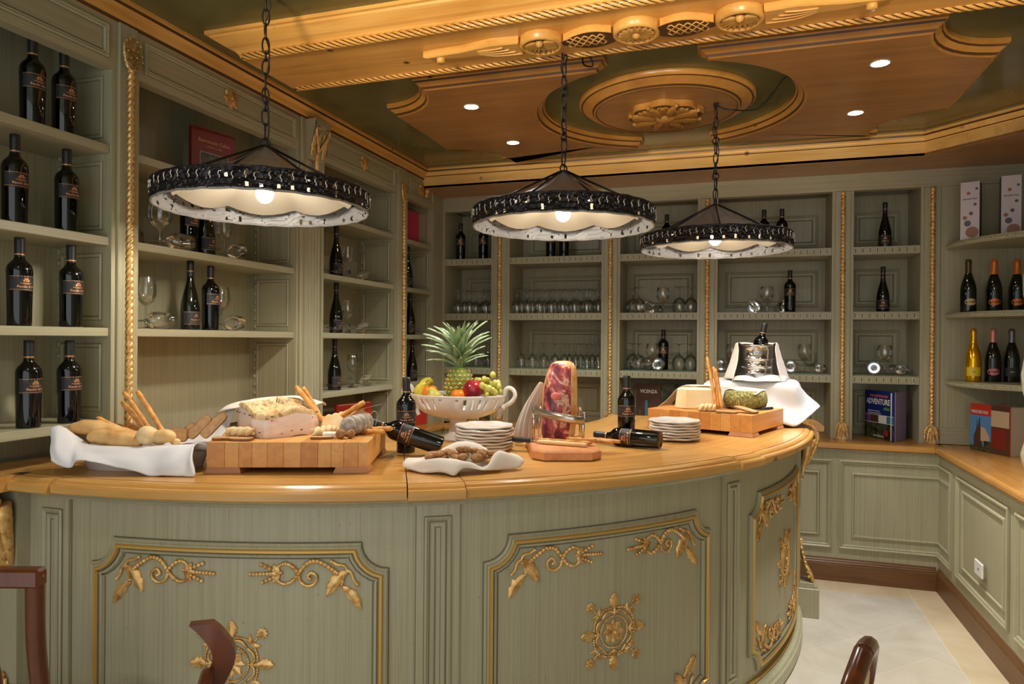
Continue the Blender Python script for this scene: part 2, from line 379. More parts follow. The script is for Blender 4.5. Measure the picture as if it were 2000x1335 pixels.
def acanthus(w, H, h=0.02, up=True, n=5):
    """fanned leaves with curling tips and raised ribs; v from 0 to H"""
    mb = MB(); f = (lambda v: v) if up else (lambda v: H-v)
    for row_, (hh, nn, sp) in enumerate(((H, n, .62), (H*.62, n-1, .60), (H*.36, n-2, .5))):
        for i in range(nn):
            t = (i-(nn-1)/2)/max(.5, (nn-1)/2); tip = (t*w*sp, f(hh*(1-.20*abs(t)))); root = (t*w*.14, f(0))
            leaf(mb, root, tip, w*.15, h*(.55+.25*row_), t*w*.10*(-1 if up else 1), 4, 0, 12, h*.1*row_)
            mb.sphere((tip[0]+t*w*.05, tip[1], h*(.6+.3*row_)), w*.075, 0, 8, 6)
            vine(mb, [root, ((root[0]+tip[0])/2-t*w*.06, (root[1]+tip[1])/2), tip], w*.03, 0, 4, .6)
    return mb
def rope_pilaster(rect_map, u, v0, v1, r, foot=0.1, cap=0.0, name_parent=None):
    """twisted gilt rope with an acanthus foot and, where seen, a leafy head"""
    a = rect_map(u, v0+foot, r*0.9); b = rect_map(u, v1-cap, r*0.9)
    MB().rope(a, b, r*1.08, 0.075, 3, 0, 15, 0.27, 0.005).build('gilt_rope', GOLD, name_parent)
    if foot:
        mb = MB(); mb.prism([(u-.03,v0+.001),(u+.03,v0+.001),(u+.012,v0+foot*.98),(u-.012,v0+foot*.98)], 0, .008); mb.merge(acanthus(0.062, foot, 0.02, False), lambda x,y,z: (u+x, v0+y, z+.004)); mb.map(rect_map); mb.build('acanthus_foot', GOLD, name_parent)
    if cap:
        mb = MB(); mb.merge(acanthus(0.05, cap, 0.028, True), lambda x,y,z: (u+x, v1-cap+y, z+.004)); mb.sphere((u, v1-cap, .012), .011)
        mb.map(rect_map); mb.build('acanthus_head', GOLD, name_parent)
def panel_mould(mb, fn, u0, u1, v0, v1, prof, m=0, step=None):
    p = [(u0,v0),(u1,v0),(u1,v1),(u0,v1)]
    e = prof[-1][0]; q = MB(); q.mould(resample(p, step) if step else p, [(prof[0][0]-.0016,.0008),prof[0]]+list(prof)[1:]+[(e+.0022,.0008)], True, [1]+[m]*(len(prof)-1)+[1]); mb.merge(q, fn)

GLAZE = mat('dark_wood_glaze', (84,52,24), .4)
# ------------------------------------------------------------ floor, walls, ceiling
ZC = 2.82; XL = -2.25; YB = 5.149
fl = struct('floor', MB().box(-2.7, 1.85, -1.2, 5.65, -0.06, -0.0012), mat('tile_joint', (238,233,222), 0.8))
def tile_mat(name, a, b):
    m = mat(name, b, 0.22); v = coord(m, (1,1,1), (0,0,0.8)); n = noise_n(m, v, 3.0, 6, 0.6, 1.2); setcol(m, ramp(m, n, [(0.3,a),(0.6,b)])); return m
TILES = [tile_mat('pale_marble', (206,196,178), (222,214,198)), tile_mat('pale_marble_warm', (208,197,175), (224,214,196)), tile_mat('pale_marble_grey', (202,194,178), (220,212,197))]
TILEB = tile_mat('cream_border_marble', (214,192,154), (228,210,176))
def clip(poly, a, b, c):
    out = []
    for i in range(len(poly)):
        p, q = poly[i], poly[(i+1) % len(poly)]; dp = a*p[0]+b*p[1]-c; dq = a*q[0]+b*q[1]-c
        if dp <= 0: out.append(p)
        if dp*dq < 0: t = dp/(dp-dq); out.append((p[0]+(q[0]-p[0])*t, p[1]+(q[1]-p[1])*t))
    return out
def tile(poly, mt): struct('floor_tile', MB().mould(poly, [(0.0010,-0.006),(0.0010,-0.0006),(0.0018,0.0)], True, 0, None, False, True), mt, fl)
_s2 = sqrt(2)
for i in range(-14, 14):
    for j in range(-6, 8):
        # rows run along x+y; width .325 across x-y, length .65
        a0 = -3.45/_s2 + .325*i; b0 = 4.9/_s2 + .65*j
        poly = []
        for da, db in ((0,0),(.325,0),(.325,.65),(0,.65)):
            A = a0+da; B_ = b0+db; poly.append(((A+B_)/_s2, (B_-A)/_s2))
        cxx = sum(p[0] for p in poly)/4; cyy = sum(p[1] for p in poly)/4
        if cyy < 1.0: continue
        for pl in ((1,0,1.03),(-1,0,2.2),(0,1,4.77),(0,-1,-1.0)):
            poly = clip(poly, *pl)
            if len(poly) < 3: break
        if len(poly) >= 3 and abs(sum(poly[k][0]*poly[(k+1)%len(poly)][1]-poly[(k+1)%len(poly)][0]*poly[k][1] for k in range(len(poly)))) > 0.004: tile(poly[::1], TILES[(i*7+j*3) % 3])
y = 0.4
while y < 4.76: tile([(1.03, y),(1.205, y),(1.205, min(y+.65,4.77)),(1.03, min(y+.65,4.77))], TILEB); y += .65
tile([(1.03,4.77),(1.205,4.77),(1.205,4.965),(1.03,4.965)], TILEB)
x = -2.2
for k in range(5): tile([(x,4.77),(min(x+.65,1.03),4.77),(min(x+.65,1.03),4.965),(x,4.965)], TILEB); x += .65
struct('ceiling', MB().box(-2.7, 1.85, -1.2, 5.65, ZC, ZC+.05), CEIL)
struct('wall_left', MB().box(-2.7, -2.6, -1.2, 5.65, 0, ZC), WALLM)
struct('wall_back', MB().box(-2.6, 1.85, 5.56, 5.65, 0, ZC), WALLM)
struct('wall_right', MB().box(1.80, 1.85, -1.2, 5.56, 0, ZC), WALLM)
# left cornice, back beam with its diagonal return, and the soffit behind
def run(mb, path3, prof, m=0):
    q = MB(); q.mould(path3, prof, False, m); mb.merge(q)
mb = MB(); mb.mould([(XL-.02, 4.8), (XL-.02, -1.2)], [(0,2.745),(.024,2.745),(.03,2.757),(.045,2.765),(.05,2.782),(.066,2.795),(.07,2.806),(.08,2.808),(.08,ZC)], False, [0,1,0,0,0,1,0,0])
struct('trim_1', mb, [PINE, GLAZE])
BPATH = [(1.8,4.037), (1.07,4.77), (XL,4.77)]
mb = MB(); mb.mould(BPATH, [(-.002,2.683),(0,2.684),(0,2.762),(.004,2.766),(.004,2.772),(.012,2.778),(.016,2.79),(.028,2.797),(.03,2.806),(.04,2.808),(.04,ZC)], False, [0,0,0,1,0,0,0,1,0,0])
struct('trim_2', mb, [BEAMW, GLAZE])
mb = MB(); mb.prism([(XL,4.77),(1.07,4.77),(1.8,4.037),(1.8,5.56),(XL,5.56)], 2.6835, 2.70); struct('trim_3', mb, WALNUT)
mb = MB(); mb.sphere((-2.225,4.79,2.665), .02, 0, 10, 8); mb.sphere((-2.23,4.79,2.635), .015, 0, 10, 8, (1,1,1.4)); mb.sphere((-2.22,4.80,2.70), .022, 0, 10, 8); struct('trim_4', mb, PINEX)

# ------------------------------------------------------------ ceiling woodwork
X0 = -0.37; YM = 3.76
def arc(cx, cy, r, a0, a1, n): return [(cx+r*cos(R(a0+(a1-a0)*i/n)), cy+r*sin(R(a0+(a1-a0)*i/n))) for i in range(n+1)]
def coffer(sg, label):
    t = thing('ceiling_panel', label, 'ceiling panel', (X0, YM, ZC))
    hr = .64; ya = sqrt(hr*hr-.2*.2)
    h = []                                     # right-hand half, counter-clockwise
    h += [(.2,-.71),(1.135,-.71)]
    c = (1.44,-.71); rr = .31
    h += [(c[0]+rr*cos(R(a)), c[1]+rr*sin(R(a)*1)*(.325/.31)) for a in (180-i*90/9 for i in range(1,10))]
    h += [(1.44, .385)]
    h += [(c[0]+rr*cos(R(a)), .71+rr*sin(R(a))*(.325/.31)) for a in (270-i*90/9 for i in range(1,10))]
    h += [(1.135,.71),(.2,.71)]
    a = math.degrees(atan2(ya,.2)); h += arc(0,0,hr,a,-a,26)
    cl = [h[0]]
    for p in h[1:]:
        if hypot(p[0]-cl[-1][0], p[1]-cl[-1][1]) > 1e-4: cl.append(p)
    pts = [(X0+sg*x, YM+y) for x, y in cl]
    if sg < 0: pts = pts[::-1]
    prof = [(0,ZC+.001),(0,ZC-.018),(.008,ZC-.022),(.012,ZC-.030),(.034,ZC-.046),(.04,ZC-.056),(.052,ZC-.060)]
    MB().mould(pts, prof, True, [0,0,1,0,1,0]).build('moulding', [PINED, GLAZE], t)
    MB().mould(pts, [(.05,ZC-.02),(.05,ZC-.0595),(.056,ZC-.0595)], True, 0, None, False, True).build('panel_board', WALNUT, t)
    return t
coffer(-1, 'shaped wooden ceiling panel left of the round medallion, holding two spotlights')
coffer(1, 'shaped wooden ceiling panel right of the round medallion, holding two spotlights')
t = thing('ceiling_medallion', 'round wooden ceiling medallion with carved rosette in the middle', 'ceiling medallion', (X0, YM, ZC))
circ = arc(X0, YM, .455, 0, 360, 64)[:-1]
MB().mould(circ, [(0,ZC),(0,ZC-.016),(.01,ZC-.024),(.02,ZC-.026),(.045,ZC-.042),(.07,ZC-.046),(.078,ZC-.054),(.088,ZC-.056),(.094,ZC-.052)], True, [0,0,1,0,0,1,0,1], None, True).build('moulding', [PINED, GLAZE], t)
MB().mould(circ, [(.092,ZC-.01),(.092,ZC-.0525),(.1,ZC-.0525)], True, 0, None, False, True).build('panel_board', WALNUT, t)
mb = MB(); RZ = ZC-.0525
mb.mould([(X0+.19*cos(2*pi*i/64)*(1+.045*cos(8*2*pi*i/64)), YM+.19*sin(2*pi*i/64)*(1+.045*cos(8*2*pi*i/64))) for i in range(64)], [(0,RZ),(0,RZ-.022),(.008,RZ-.03)], True, 0, None, False, True, 1)
fl_ = MB()
for i in range(8):
    a = 2*pi*(i+.5)/8; c, s_ = cos(a), sin(a); q = lambda x, y: (c*x-s_*y, s_*x+c*y)
    leaf(fl_, q(.05,0), q(.18,0), .026, .026, 0, 4)
    for sg in (1,-1):
        leaf(fl_, q(.062,.010*sg), q(.158,.050*sg), .015, .018, .012*sg, 3)
        vine(fl_, [q(.065,.018*sg), q(.10,.046*sg), q(.13,.055*sg), q(.148,.045*sg), q(.14,.032*sg), q(.125,.036*sg)], .0055)
    fl_.sphere((.186*c,.186*s_,.004), .012, 0, 8, 6)
fl_.sphere((0,0,.006), .058, 0, 20, 8, (1,.9,.42)); fl_.tube([(.062*cos(2*pi*k/24), .057*sin(2*pi*k/24), .008) for k in range(24)], .006, 6, 0, True)
mb.merge(fl_, lambda x,y,z: (X0+x, YM+y, RZ-.028-z)); mb.build('carved_rosette', [PINED, GLAZE], t)
# the long dropped board with rope edges and carved frieze
BY = 2.64; t = thing('ceiling_beam_board', 'long carved wooden ceiling board with twisted rope edges, nearest the viewer', 'ceiling board', (X0, BY, ZC))
bp = [(-2.11,BY-.285),(1.37,BY-.285),(1.37,BY+.285),(-2.11,BY+.285)]
FZ = ZC-.085
MB().mould(bp, [(0,ZC),(0,ZC-.014),(.012,ZC-.016),(.016,ZC-.024),(.06,ZC-.050),(.075,ZC-.054),(.085,ZC-.06),(.10,FZ+.004)], True).build('moulding', PINEX, t)
MB().mould(bp, [(.098,ZC-.01),(.098,FZ),(.11,FZ)], True, 0, None, False, True).build('board', PINEX, t)
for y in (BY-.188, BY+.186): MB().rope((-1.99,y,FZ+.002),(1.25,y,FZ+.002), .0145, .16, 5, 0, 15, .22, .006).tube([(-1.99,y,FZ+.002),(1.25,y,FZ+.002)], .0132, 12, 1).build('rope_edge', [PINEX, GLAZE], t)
def carve(name, fnmb): fnmb.map(lambda x,y,z: (X0+x, BY+y, FZ-z)); fnmb.build(name, [PINEX, GLAZE], t)
def boss(cx, r, kind):
    mb = MB(); mb.merge(MB().mould([(cx+r*cos(2*pi*i/28), r*sin(2*pi*i/28)) for i in range(28)], [(0,0),(0,.03),(.008,.036),(.016,.034),(.02,.026)], True, 0, None, True, True, 1))
    f = MB()
    for i in range(16 if kind == 'wheel' else 11):
        a = 2*pi*i/16 if kind == 'wheel' else R(-20+i*22)
        leaf(f, (cx+r*.2*cos(a), r*.2*sin(a)-(0 if kind == 'wheel' else r*.3)), (cx+r*.76*cos(a), r*.76*sin(a)), r*.11, .012, 0, 1, 0, 6)
    f.sphere((cx, 0 if kind == 'wheel' else -r*.35, .004), r*.2, 0, 10, 6)
    mb.merge(f, lambda x,y,z: (x,y,z+.026)); return mb
carve('carved_wheel', boss(0, .088, 'wheel'))
for sg in (-1,1):
    carve('carved_shell', boss(sg*.37, .085, 'shell'))
    # cushion with lattice between the wheel and the shell
    pts = [(sg*(.09+.19*i/16), .052*sin(pi*min(1,.15+.85*i/16))+.012) for i in range(17)]
    poly = pts + [(x,-y) for x, y in reversed(pts)]
    if sg < 0: poly = poly[::-1]
    mb = MB().mould(poly, [(0,0),(0,.026),(.006,.031)], True, 0, None, False, True, 1)
    for i in range(-2,10):
        for k in (1,-1):
            q = [(sg*(.1+.03*i+.06*w/4), k*(-.045+.09*w/4)) for w in range(5)]
            q = [p for p in q if .1 < sg*p[0] < .275 and abs(p[1]) < .05]
            if len(q) > 1: mb.tube([(a,b,.031) for a,b in q], .0032, 5)
    carve('carved_lattice', mb)
    mb = MB()                                   # feathered wing running out from the shell
    wing = [(.455,.06),(.52,.062),(.60,.03),(.66,.018),(.72,.02),(.80,.0),(.87,-.02),(.80,-.03),(.70,-.035),(.62,-.05),(.56,-.06),(.5,-.055),(.45,-.05)]
    wing = [(sg*x, y) for x, y in wing]
    if sg > 0: wing = wing[::-1]
    mb.mould(wing, [(0,0),(0,.024),(.005,.029)], True, 0, None, False, True)
    mb.lathe([(.0001,.045),(.016,.045),(.018,.04),(.018,0)], 14, 0, True, T(sg*.80, .005, 0))
    for k in range(4): vine_ = crom([(sg*(.46+.02*k), .045-.025*k, .03),(sg*(.56), .03-.02*k, .033),(sg*(.63), .0-.008*k, .03)], 5); mb.tube(vine_, .004, 5)
    carve('carved_wing', mb)
# four recessed spotlights in the two ceiling panels
FZP = ZC-.0605
sp0 = None
for i, (x, y, lb) in enumerate(((-1.32,3.375,'left ceiling panel nearer the viewer'),(-1.313,4.06,'left ceiling panel nearer the back wall'),(.58,3.355,'right ceiling panel nearer the viewer'),(.584,4.04,'right ceiling panel nearer the back wall'))):
    lbl = 'small round lit spotlight recessed in the '+lb
    if sp0 is None:
        sp0 = thing('ceiling_spotlight', lbl, 'spotlight', (x, y, FZP), 0, 'spotlights recessed in the ceiling panels')
        MB().lathe([(.034,.002),(.036,-.003),(.043,-.004),(.046,0)], 24).build('ring', mat('spot_ring', (200,190,170), .3, .6), sp0, True)
        MB().lathe([(.0001,-.0015),(.034,-.0015)], 24).build('lens', SPOTM, sp0, True)
    else: dup(sp0, T(x,y,FZP), lbl)
    lamp('spot_lamp', 'SPOT', (x, y, FZP-.012), 26 if x < 0 else 62, NEUT, .03, (x+(.22 if x > 0 else 0), y, 0), 110 if x < 0 else 64, .6)
# loose cables by the second and third lamp hooks
def cable(name, pts, lb, r=.0035): tag(MB().tube(crom(pts, 8), r, 6).build(name, CABLE), lb, 'cable')
cable('cable', [(-.118,3.70,2.764),(-.08,3.69,2.735),(-.02,3.69,2.72),(.03,3.76,2.735),(.10,3.80,2.755),(.16,3.70,2.79),(.20,3.55,2.80),(.25,3.51,2.815)], 'black cable looping from the far lamp hook to the right ceiling panel')
cable('cable', [(-.66,2.86,2.815),(-.63,2.88,2.78),(-.60,2.92,2.75),(-.605,2.98,2.74),(-.65,3.02,2.765),(-.66,3.03,2.80)], 'short black cable loop hanging beside the middle lamp chain')

# ------------------------------------------------------------ left shelving wall (faces +X)
FL = flatL(XL)
SZ = (2.276, 1.928, 1.585, 1.238)
def unit_left(name, lb, y0, y1, shelves, z0=.9, ros=True):
    t = thing('shelving_unit', lb, 'shelving', (XL, (y0+y1)/2, 0), 0, 'green shelving bays on the left wall')
    MB().box(-2.56,-2.548,y0-.02,y1+.02,z0,2.745).build('back_board', PAINT, t)
    for s, y in ((0,y0-.018),(1,y1)):
        mb = MB().box(-2.55, XL-.001, y, y+.018, z0, 2.745); yy = y+.018 if s == 0 else y
        fn = (lambda u,v,h: (u, yy+h, v)) if s == 0 else (lambda u,v,h: (u, yy-h, v))
        zz = [z0+.02]+[q for q in reversed(shelves)]+[2.60]
        for a, b in zip(zz[:-1], zz[1:]):
            panel_mould(mb, fn, -2.50, XL-.045, a+.03, b-.06, [(0,0),(0,.004),(.006,.007),(.012,.004),(.014,0)] if s else [(0,0),(.006,.006),(.013,0)])
        if s == 1:                               # toothed shelf support strip at the back corner
            k = 0; z = z0+.06
            while z < 2.5: mb.merge(MB().lathe([(.0001,.010),(.012,.008),(.014,0)], 8), lambda a,b,c: (-2.51+a*.6, yy-c, z+b)); z += .045
        mb.build('side_panel', [PAINT, PATINA], t)
    for z in shelves: MB().box(-2.548, XL-.012, y0, y1, z-.032, z, 0, None, .002).build('shelf', PAINT_Y, t)
    mb = MB().box(XL-.05, XL, y0-.018, y1+.018, 2.561, 2.748)
    panel_mould(mb, FL, y0+.02, y1-.02, 2.596, 2.722, [(0,0),(0,.008),(.006,.010),(.012,.005),(.016,.008),(.022,.0)])
    f = mb.build('frieze', [PAINT_Y, PATINA], t)
    if ros:
        q = small_rosette(.048 if ros is True else ros); yc = (y0+y1)/2
        q.map(lambda x,y_,z: FL(yc+x, 2.66+y_, z+.002)); q.build('gilt_flower', GOLD, f)
    return t
unit_left('a', 'green shelving bay at far left holding pairs of black wine bottles', 1.12, 2.04, SZ, 1.102)
unit_left('b', 'wide green shelving bay behind the nearest lamp, with red book on top shelf', 2.164, 3.20, SZ[:3], 1.102)
unit_left('c', 'green shelving bay right of the fluted pilaster, with slope-shouldered bottles and glasses', 3.461, 4.334, SZ)
unit_left('d', 'narrow green shelving bay in the left corner, with pink card on top', 4.515, 4.966, SZ)
def post_left(lb, y0, y1, X=XL+.012):
    t = thing('pilaster', lb, 'pilaster', (XL, (y0+y1)/2, .9))
    MB().box(XL-.06, X, y0, y1, .9 if y0 > 2.8 else 1.102, 2.748, 0, None, .003).build('post', PAINT, t); return t
t = post_left('green pilaster with gilded rope between the first two left bays', 2.060, 2.146)
rope_pilaster(flatL(XL+.012), 2.105, 1.105, 2.705, .0105, 0, .13, t)
t = post_left('wide fluted green pilaster with gilded scroll capital on left wall', 3.222, 3.441)
mb = MB()
for k in range(5): mb.merge(MB().lathe([(.009,0),(.009,1.5)], 8, 0, True), lambda a,b,c: (XL+.012+b*.7, 3.275+.028*k+a, .95+c))
for k in range(2): mb.box(XL+.01, XL+.022, 3.245+.16*k, 3.257+.16*k, .95, 2.5)
mb.build('fluting', PAINT, t)
mb = MB().mould([(XL+.012,3.262),(XL+.012,3.40)], [(0,2.53),(-.018,2.53),(-.03,2.60),(-.05,2.66),(-.055,2.70),(-.065,2.712),(-.065,2.745),(0,2.745)], False); mb.add([(XL+.012,3.262,2.53),(XL+.03,3.262,2.53),(XL+.077,3.262,2.745),(XL+.012,3.262,2.745)], [(0,1,2,3)]); mb.add([(XL+.012,3.40,2.53),(XL+.03,3.40,2.53),(XL+.077,3.40,2.745),(XL+.012,3.40,2.745)], [(0,1,2,3)])
mb.build('capital', PAINT, t)
mb = MB()
for sg in (-1,1):
    vine(mb, [(.0,.03),(sg*.02,.06),(sg*.045,.10),(sg*.062,.13),(sg*.05,.15),(sg*.035,.14)], .008); leaf(mb, (sg*.05,.0), (sg*.055,.13), .016, .012, 0, 3); vine(mb, [(sg*.012,.085),(sg*.02,.11),(sg*.012,.125)], .005)
leaf(mb, (0,.04),(0,-.09), .011, .012, 0, 4); beads(mb, [(0,-.02-.014*k) for k in range(5)], .006)
mb.map(lambda x,y,z: (XL+.034+z+max(0,y)*.26, 3.331+x, 2.55+y)); mb.build('gilt_scroll', GOLD, t)
t = post_left('slim green pilaster with gilded rope near the left corner', 4.354, 4.495)
rope_pilaster(flatL(XL+.012), 4.425, .95, 2.665, .010, 0, .15, t)
t = thing('corner_post', 'plain green corner post where left shelving meets the back wall', 'pilaster', (XL,5.06,.9))
MB().box(XL-.06, XL, 4.986, 5.1485, .9, 2.748).build('post', PAINT, t)

# ------------------------------------------------------------ back shelving wall (faces -Y)
FB = flatB(YB)
BZ = (2.194, 1.76, 1.332)
def shelf_edge(mb, fn, u0, u1, z):
    """carved fascia: slotted tablets alternating with small pellets"""
    n = max(4, int(round((u1-u0)/.042))); p = (u1-u0)/n
    for i in range(n):
        u = u0+p*i
        q = MB(); q.mould([(u+p*.12,z-.046),(u+p*.48,z-.046),(u+p*.48,z-.006),(u+p*.12,z-.006)], [(0,0),(0,.005),(.0045,.005),(.0045,.001)], True)
        q.box(u+p*.21, u+p*.39, z-.041, z-.011, 0, .0016, 1)
        for w in (.6,.82): 
            for zz in (-.016,-.036): q.box(u+p*w, u+p*(w+.13), z+zz-.006, z+zz+.006, 0, .004)
        mb.merge(q, fn)
def unit_back(lb, x0, x1, shelves=BZ):
    t = thing('shelving_unit', lb, 'shelving', ((x0+x1)/2, YB, .9), 0, 'green shelving bays on the back wall')
    mb = MB().box(x0-.02, x1+.02, 5.515, 5.53, .9, 2.60)
    zz = [.9]+list(reversed(shelves))+[2.60]; fn = flatB(5.515)
    for a, b in zip(zz[:-1], zz[1:]): panel_mould(mb, fn, x0+.05, x1-.05, a+.05, b-.12, [(0,.0),(0,.010),(.008,.012),(.02,.004),(.034,.003),(.036,.006),(.04,0)])
    mb.build('back_board', [PAINT, PATINA], t)
    for x in (x0-.018, x1): MB().box(x, x+.018, YB+.001, 5.53, .9, 2.60).build('side_panel', PAINT, t)
    for k, z in enumerate(shelves):
        s = MB().box(x0, x1, YB+.012, 5.514, z-.052, z).build('shelf', PAINT_H, t)
        mb = MB(); shelf_edge(mb, flatB(YB+.012), x0, x1, z); mb.build('carved_edge', [PALE, PATINA], s)['kind'] = 'stuff'
        if z < 1.4: MB().box(x0+.004, x1-.004, YB+.03, 5.5, z+.0005, z+.008).build('glass_sheet', PANE, t)
    return t
BX = ((-2.232,-1.837),(-1.687,-.964),(-.826,-.272),(-.134,.607),(.740,1.137))
LBX = ('green back shelving bay in the left corner with two bottles on top shelf', 'green back shelving bay with two rows of upside-down glasses, behind middle lamp', 'green back shelving bay with round glasses, between the middle and far lamps', 'wide green back shelving bay behind the far lamp and ice bucket', 'green back shelving bay at right with two single bottles and blue book')
for (a, b), lb in zip(BX, LBX): unit_back(lb, a, b)
t = thing('shelving_header', 'plain green header board running above all the back shelves', 'header board', (-.5, YB, 2.57))
MB().box(XL+.001, 1.79, YB-.006, YB+.06, 2.57, 2.683).build('board', PAINT_H, t)
PX = ((-1.819,-1.705),(-.946,-.844),(-.254,-.152),(.625,.722),(1.155,1.251))
PLB = ('first','second','third','fourth','fifth')
for (a, b), o in zip(PX, PLB):
    t = thing('pilaster', 'green pilaster with gilded rope on back wall, %s from the left corner' % o, 'pilaster', ((a+b)/2, YB, .9), 0, 'rope pilasters on the back wall')
    MB().box(a, b, YB-.008, YB+.05, .9, 2.569, 0, None, .003).build('post', PAINT, t)
    rope_pilaster(flatB(YB-.008), (a+b)/2, .9, 2.56, .012, .115, 0, t)
# right corner niche with rounded shelves
t = thing('corner_shelving', 'green corner niche at right with three rounded rope-edged shelves', 'shelving', (1.5, YB, .9))
MB().box(1.252, 1.80, YB+.004, YB+.05, .9, 2.569).build('back_board', PAINT, t)
MB().box(1.252, 1.80, YB-.012, YB+.004, .9, 1.005, 0, None, .004).build('skirting', PAINT_H, t)
for z in (2.19, 1.745, 1.318):
    # quarter-round shelf bulging from the panel to the right wall
    pts = [(1.285+.515*(1-cos(R(90*i/16))), YB-.62*sin(R(90*i/16))) for i in range(17)]
    poly = pts + [(1.80, YB)]
    s = MB().prism(poly[::-1], z-.034, z).build('shelf', PAINT_H, t)
    mb = MB()
    L = [Vector((x,y-.002,z-.017)) for x, y in pts]
    acc = 0
    for a, b in zip(L[:-1], L[1:]):
        d = (b-a).length; n = max(1,int(d/.018))
        for k in range(n):
            c = a+(b-a)*((k+.5)/n); tdir = (b-a).normalized(); mb.tube([c-tdir*.011+Vector((0,0,.006)), c, c+tdir*.011-Vector((0,0,.006))], [.003,.0055,.003], 6)
    mb.build('rope_edge', PALE, s)['kind'] = 'stuff'
t = thing('turned_post', 'pale green turned post at the right edge of the picture', 'turned post', (1.415, 4.11, .9))
MB().lathe([(.03,0),(.035,.02),(.05,.06),(.055,.1),(.04,.16),(.025,.2),(.03,.24),(.022,.28),(.03,.34),(.05,.42),(.055,.5),(.04,.6),(.025,.66),(.03,.7),(.02,.76),(.03,.8),(.05,.9),(.052,.98),(.035,1.1),(.025,1.2),(.04,1.25),(.04,1.3),(.02,1.32),(.028,1.5),(.02,1.66),(.03,1.72),(.035,1.783)], 24).build('shaft', PALE, t, True)

# ------------------------------------------------------------ base cabinets, worktops, baseboards
PP = [(0,.0),(0,.012),(.008,.016),(.016,.008),(.022,.010),(.03,.0)]
PI = [(0,0),(.004,.008),(.012,.010),(.018,0)]
t = thing('base_cabinets', 'green panelled base cabinets under the back worktop', 'cabinet', (-.5, 4.97, 0), 0)
MB().box(XL, 1.22, 4.976, 5.5, .0, .862).build('body', PAINT, t)
xs = [(-2.10,-1.52),(-1.46,-.80),(-.74,-.08),(-.02,.60)]
fnb = flatB(4.976); fnr = flatR(1.214)
for a, b in xs:
    mb = MB(); panel_mould(mb, fnb, a, b, .213, .79, PP); panel_mould(mb, fnb, a+.075, b-.075, .288, .712, PI); mb.build('door_panel', [PAINT, PATINA], t)
# corner panel that wraps on to the right-hand cabinets
t2 = thing('base_cabinets', 'green panelled base cabinets along the right wall with white socket', 'cabinet', (1.2, 4.0, 0), 0)
MB().box(1.214, 1.75, 1.2, 4.9755, .0, .862).build('body', PAINT, t2)
def wrap(u, v, h):                               # u runs along the back to the corner then down the right wall
    if u < 1.2139: return (min(u, 1.214-h), 4.976-h, v)
    return (1.214-h, min(4.976-h, 4.976-(u-1.214)), v)
mb = MB()
for (u0,u1,v0,v1,pr) in ((.64,1.50,.213,.79,PP),(.715,1.455,.288,.712,PI)):
    q = MB(); pth = [(u0,v0),(1.214,v0),(u1,v0),(u1,v1),(1.214,v1),(u0,v1)]; q.mould(pth, pr, True); mb.merge(q, wrap)
mb.build('corner_panel', PAINT, t)
for a, b in ((3.785,4.59),(2.95,3.70),(2.15,2.87)):
    mb = MB(); panel_mould(mb, fnr, a, b, .217, .79, PP); panel_mould(mb, fnr, a+.055, b-.095, .285, .728, PI); mb.build('door_panel', [PAINT, PATINA], t2)
t = thing('wall_socket', 'small white wall socket on the right base cabinet', 'socket', (1.196, 4.13, .40))
MB().box(-.012, 0, -.058, .058, -.038, .038, 0, None, .004).build('plate', mat('white_plastic', (225,220,215), .35), t, True)
MB().box(-.0135, -.0115, -.012, -.005, -.006, .006).build('slot', BLACK, t, True)
# worktop built as three boards
t = thing('worktop', 'honey-coloured wooden worktop along back and right walls', 'worktop', (-.4, 5.1, .88))
def slab(poly, name, mt):
    MB().mould(poly, [(.006,.862),(0,.868),(0,.886),(.004,.895),(.014,.9)], True, 0, None, False, True).add([(x,y,.862) for x,y in poly], [tuple(range(len(poly)))]).build(name, mt, t)
slab([(XL+.11,4.945),(1.182,4.945),(1.25,5.01),(1.25,5.512),(XL-.29,5.512),(XL-.29,5.15),(XL+.0,5.15)], 'back_board', OAKTOP)
slab([(1.1825,1.2),(1.795,1.2),(1.795,5.14),(1.2505,5.14),(1.2505,5.008),(1.1825,4.944)], 'right_board', OAKTOPY)
slab([(XL-.29,2.80),(XL+.105,2.80),(XL+.105,4.944),(XL+.105,5.149),(XL-.29,5.149)], 'left_board', OAKTOPY)
t = thing('base_cabinets', 'green base cabinets under left shelving behind the bar', 'cabinet', (XL, 3.6, 0))
MB().box(-2.55, XL+.085, 2.80, 4.97, 0, .861).build('body', PAINT, t)
BBP = [(0,0),(0,.108),(-.003,.113),(-.001,.12),(-.006,.126),(-.006,.134),(-.011,.140),(-.011,.148),(-.03,.148)]
mb = MB(); mb.mould([(1.199,4.96),(1.199,1.2)][::-1], BBP, False); struct('baseboard_right', mb, BASEBY)
mb = MB(); mb.mould([(1.199,4.96),(XL+.1,4.96)], BBP, False); struct('baseboard_back', mb, BASEB)

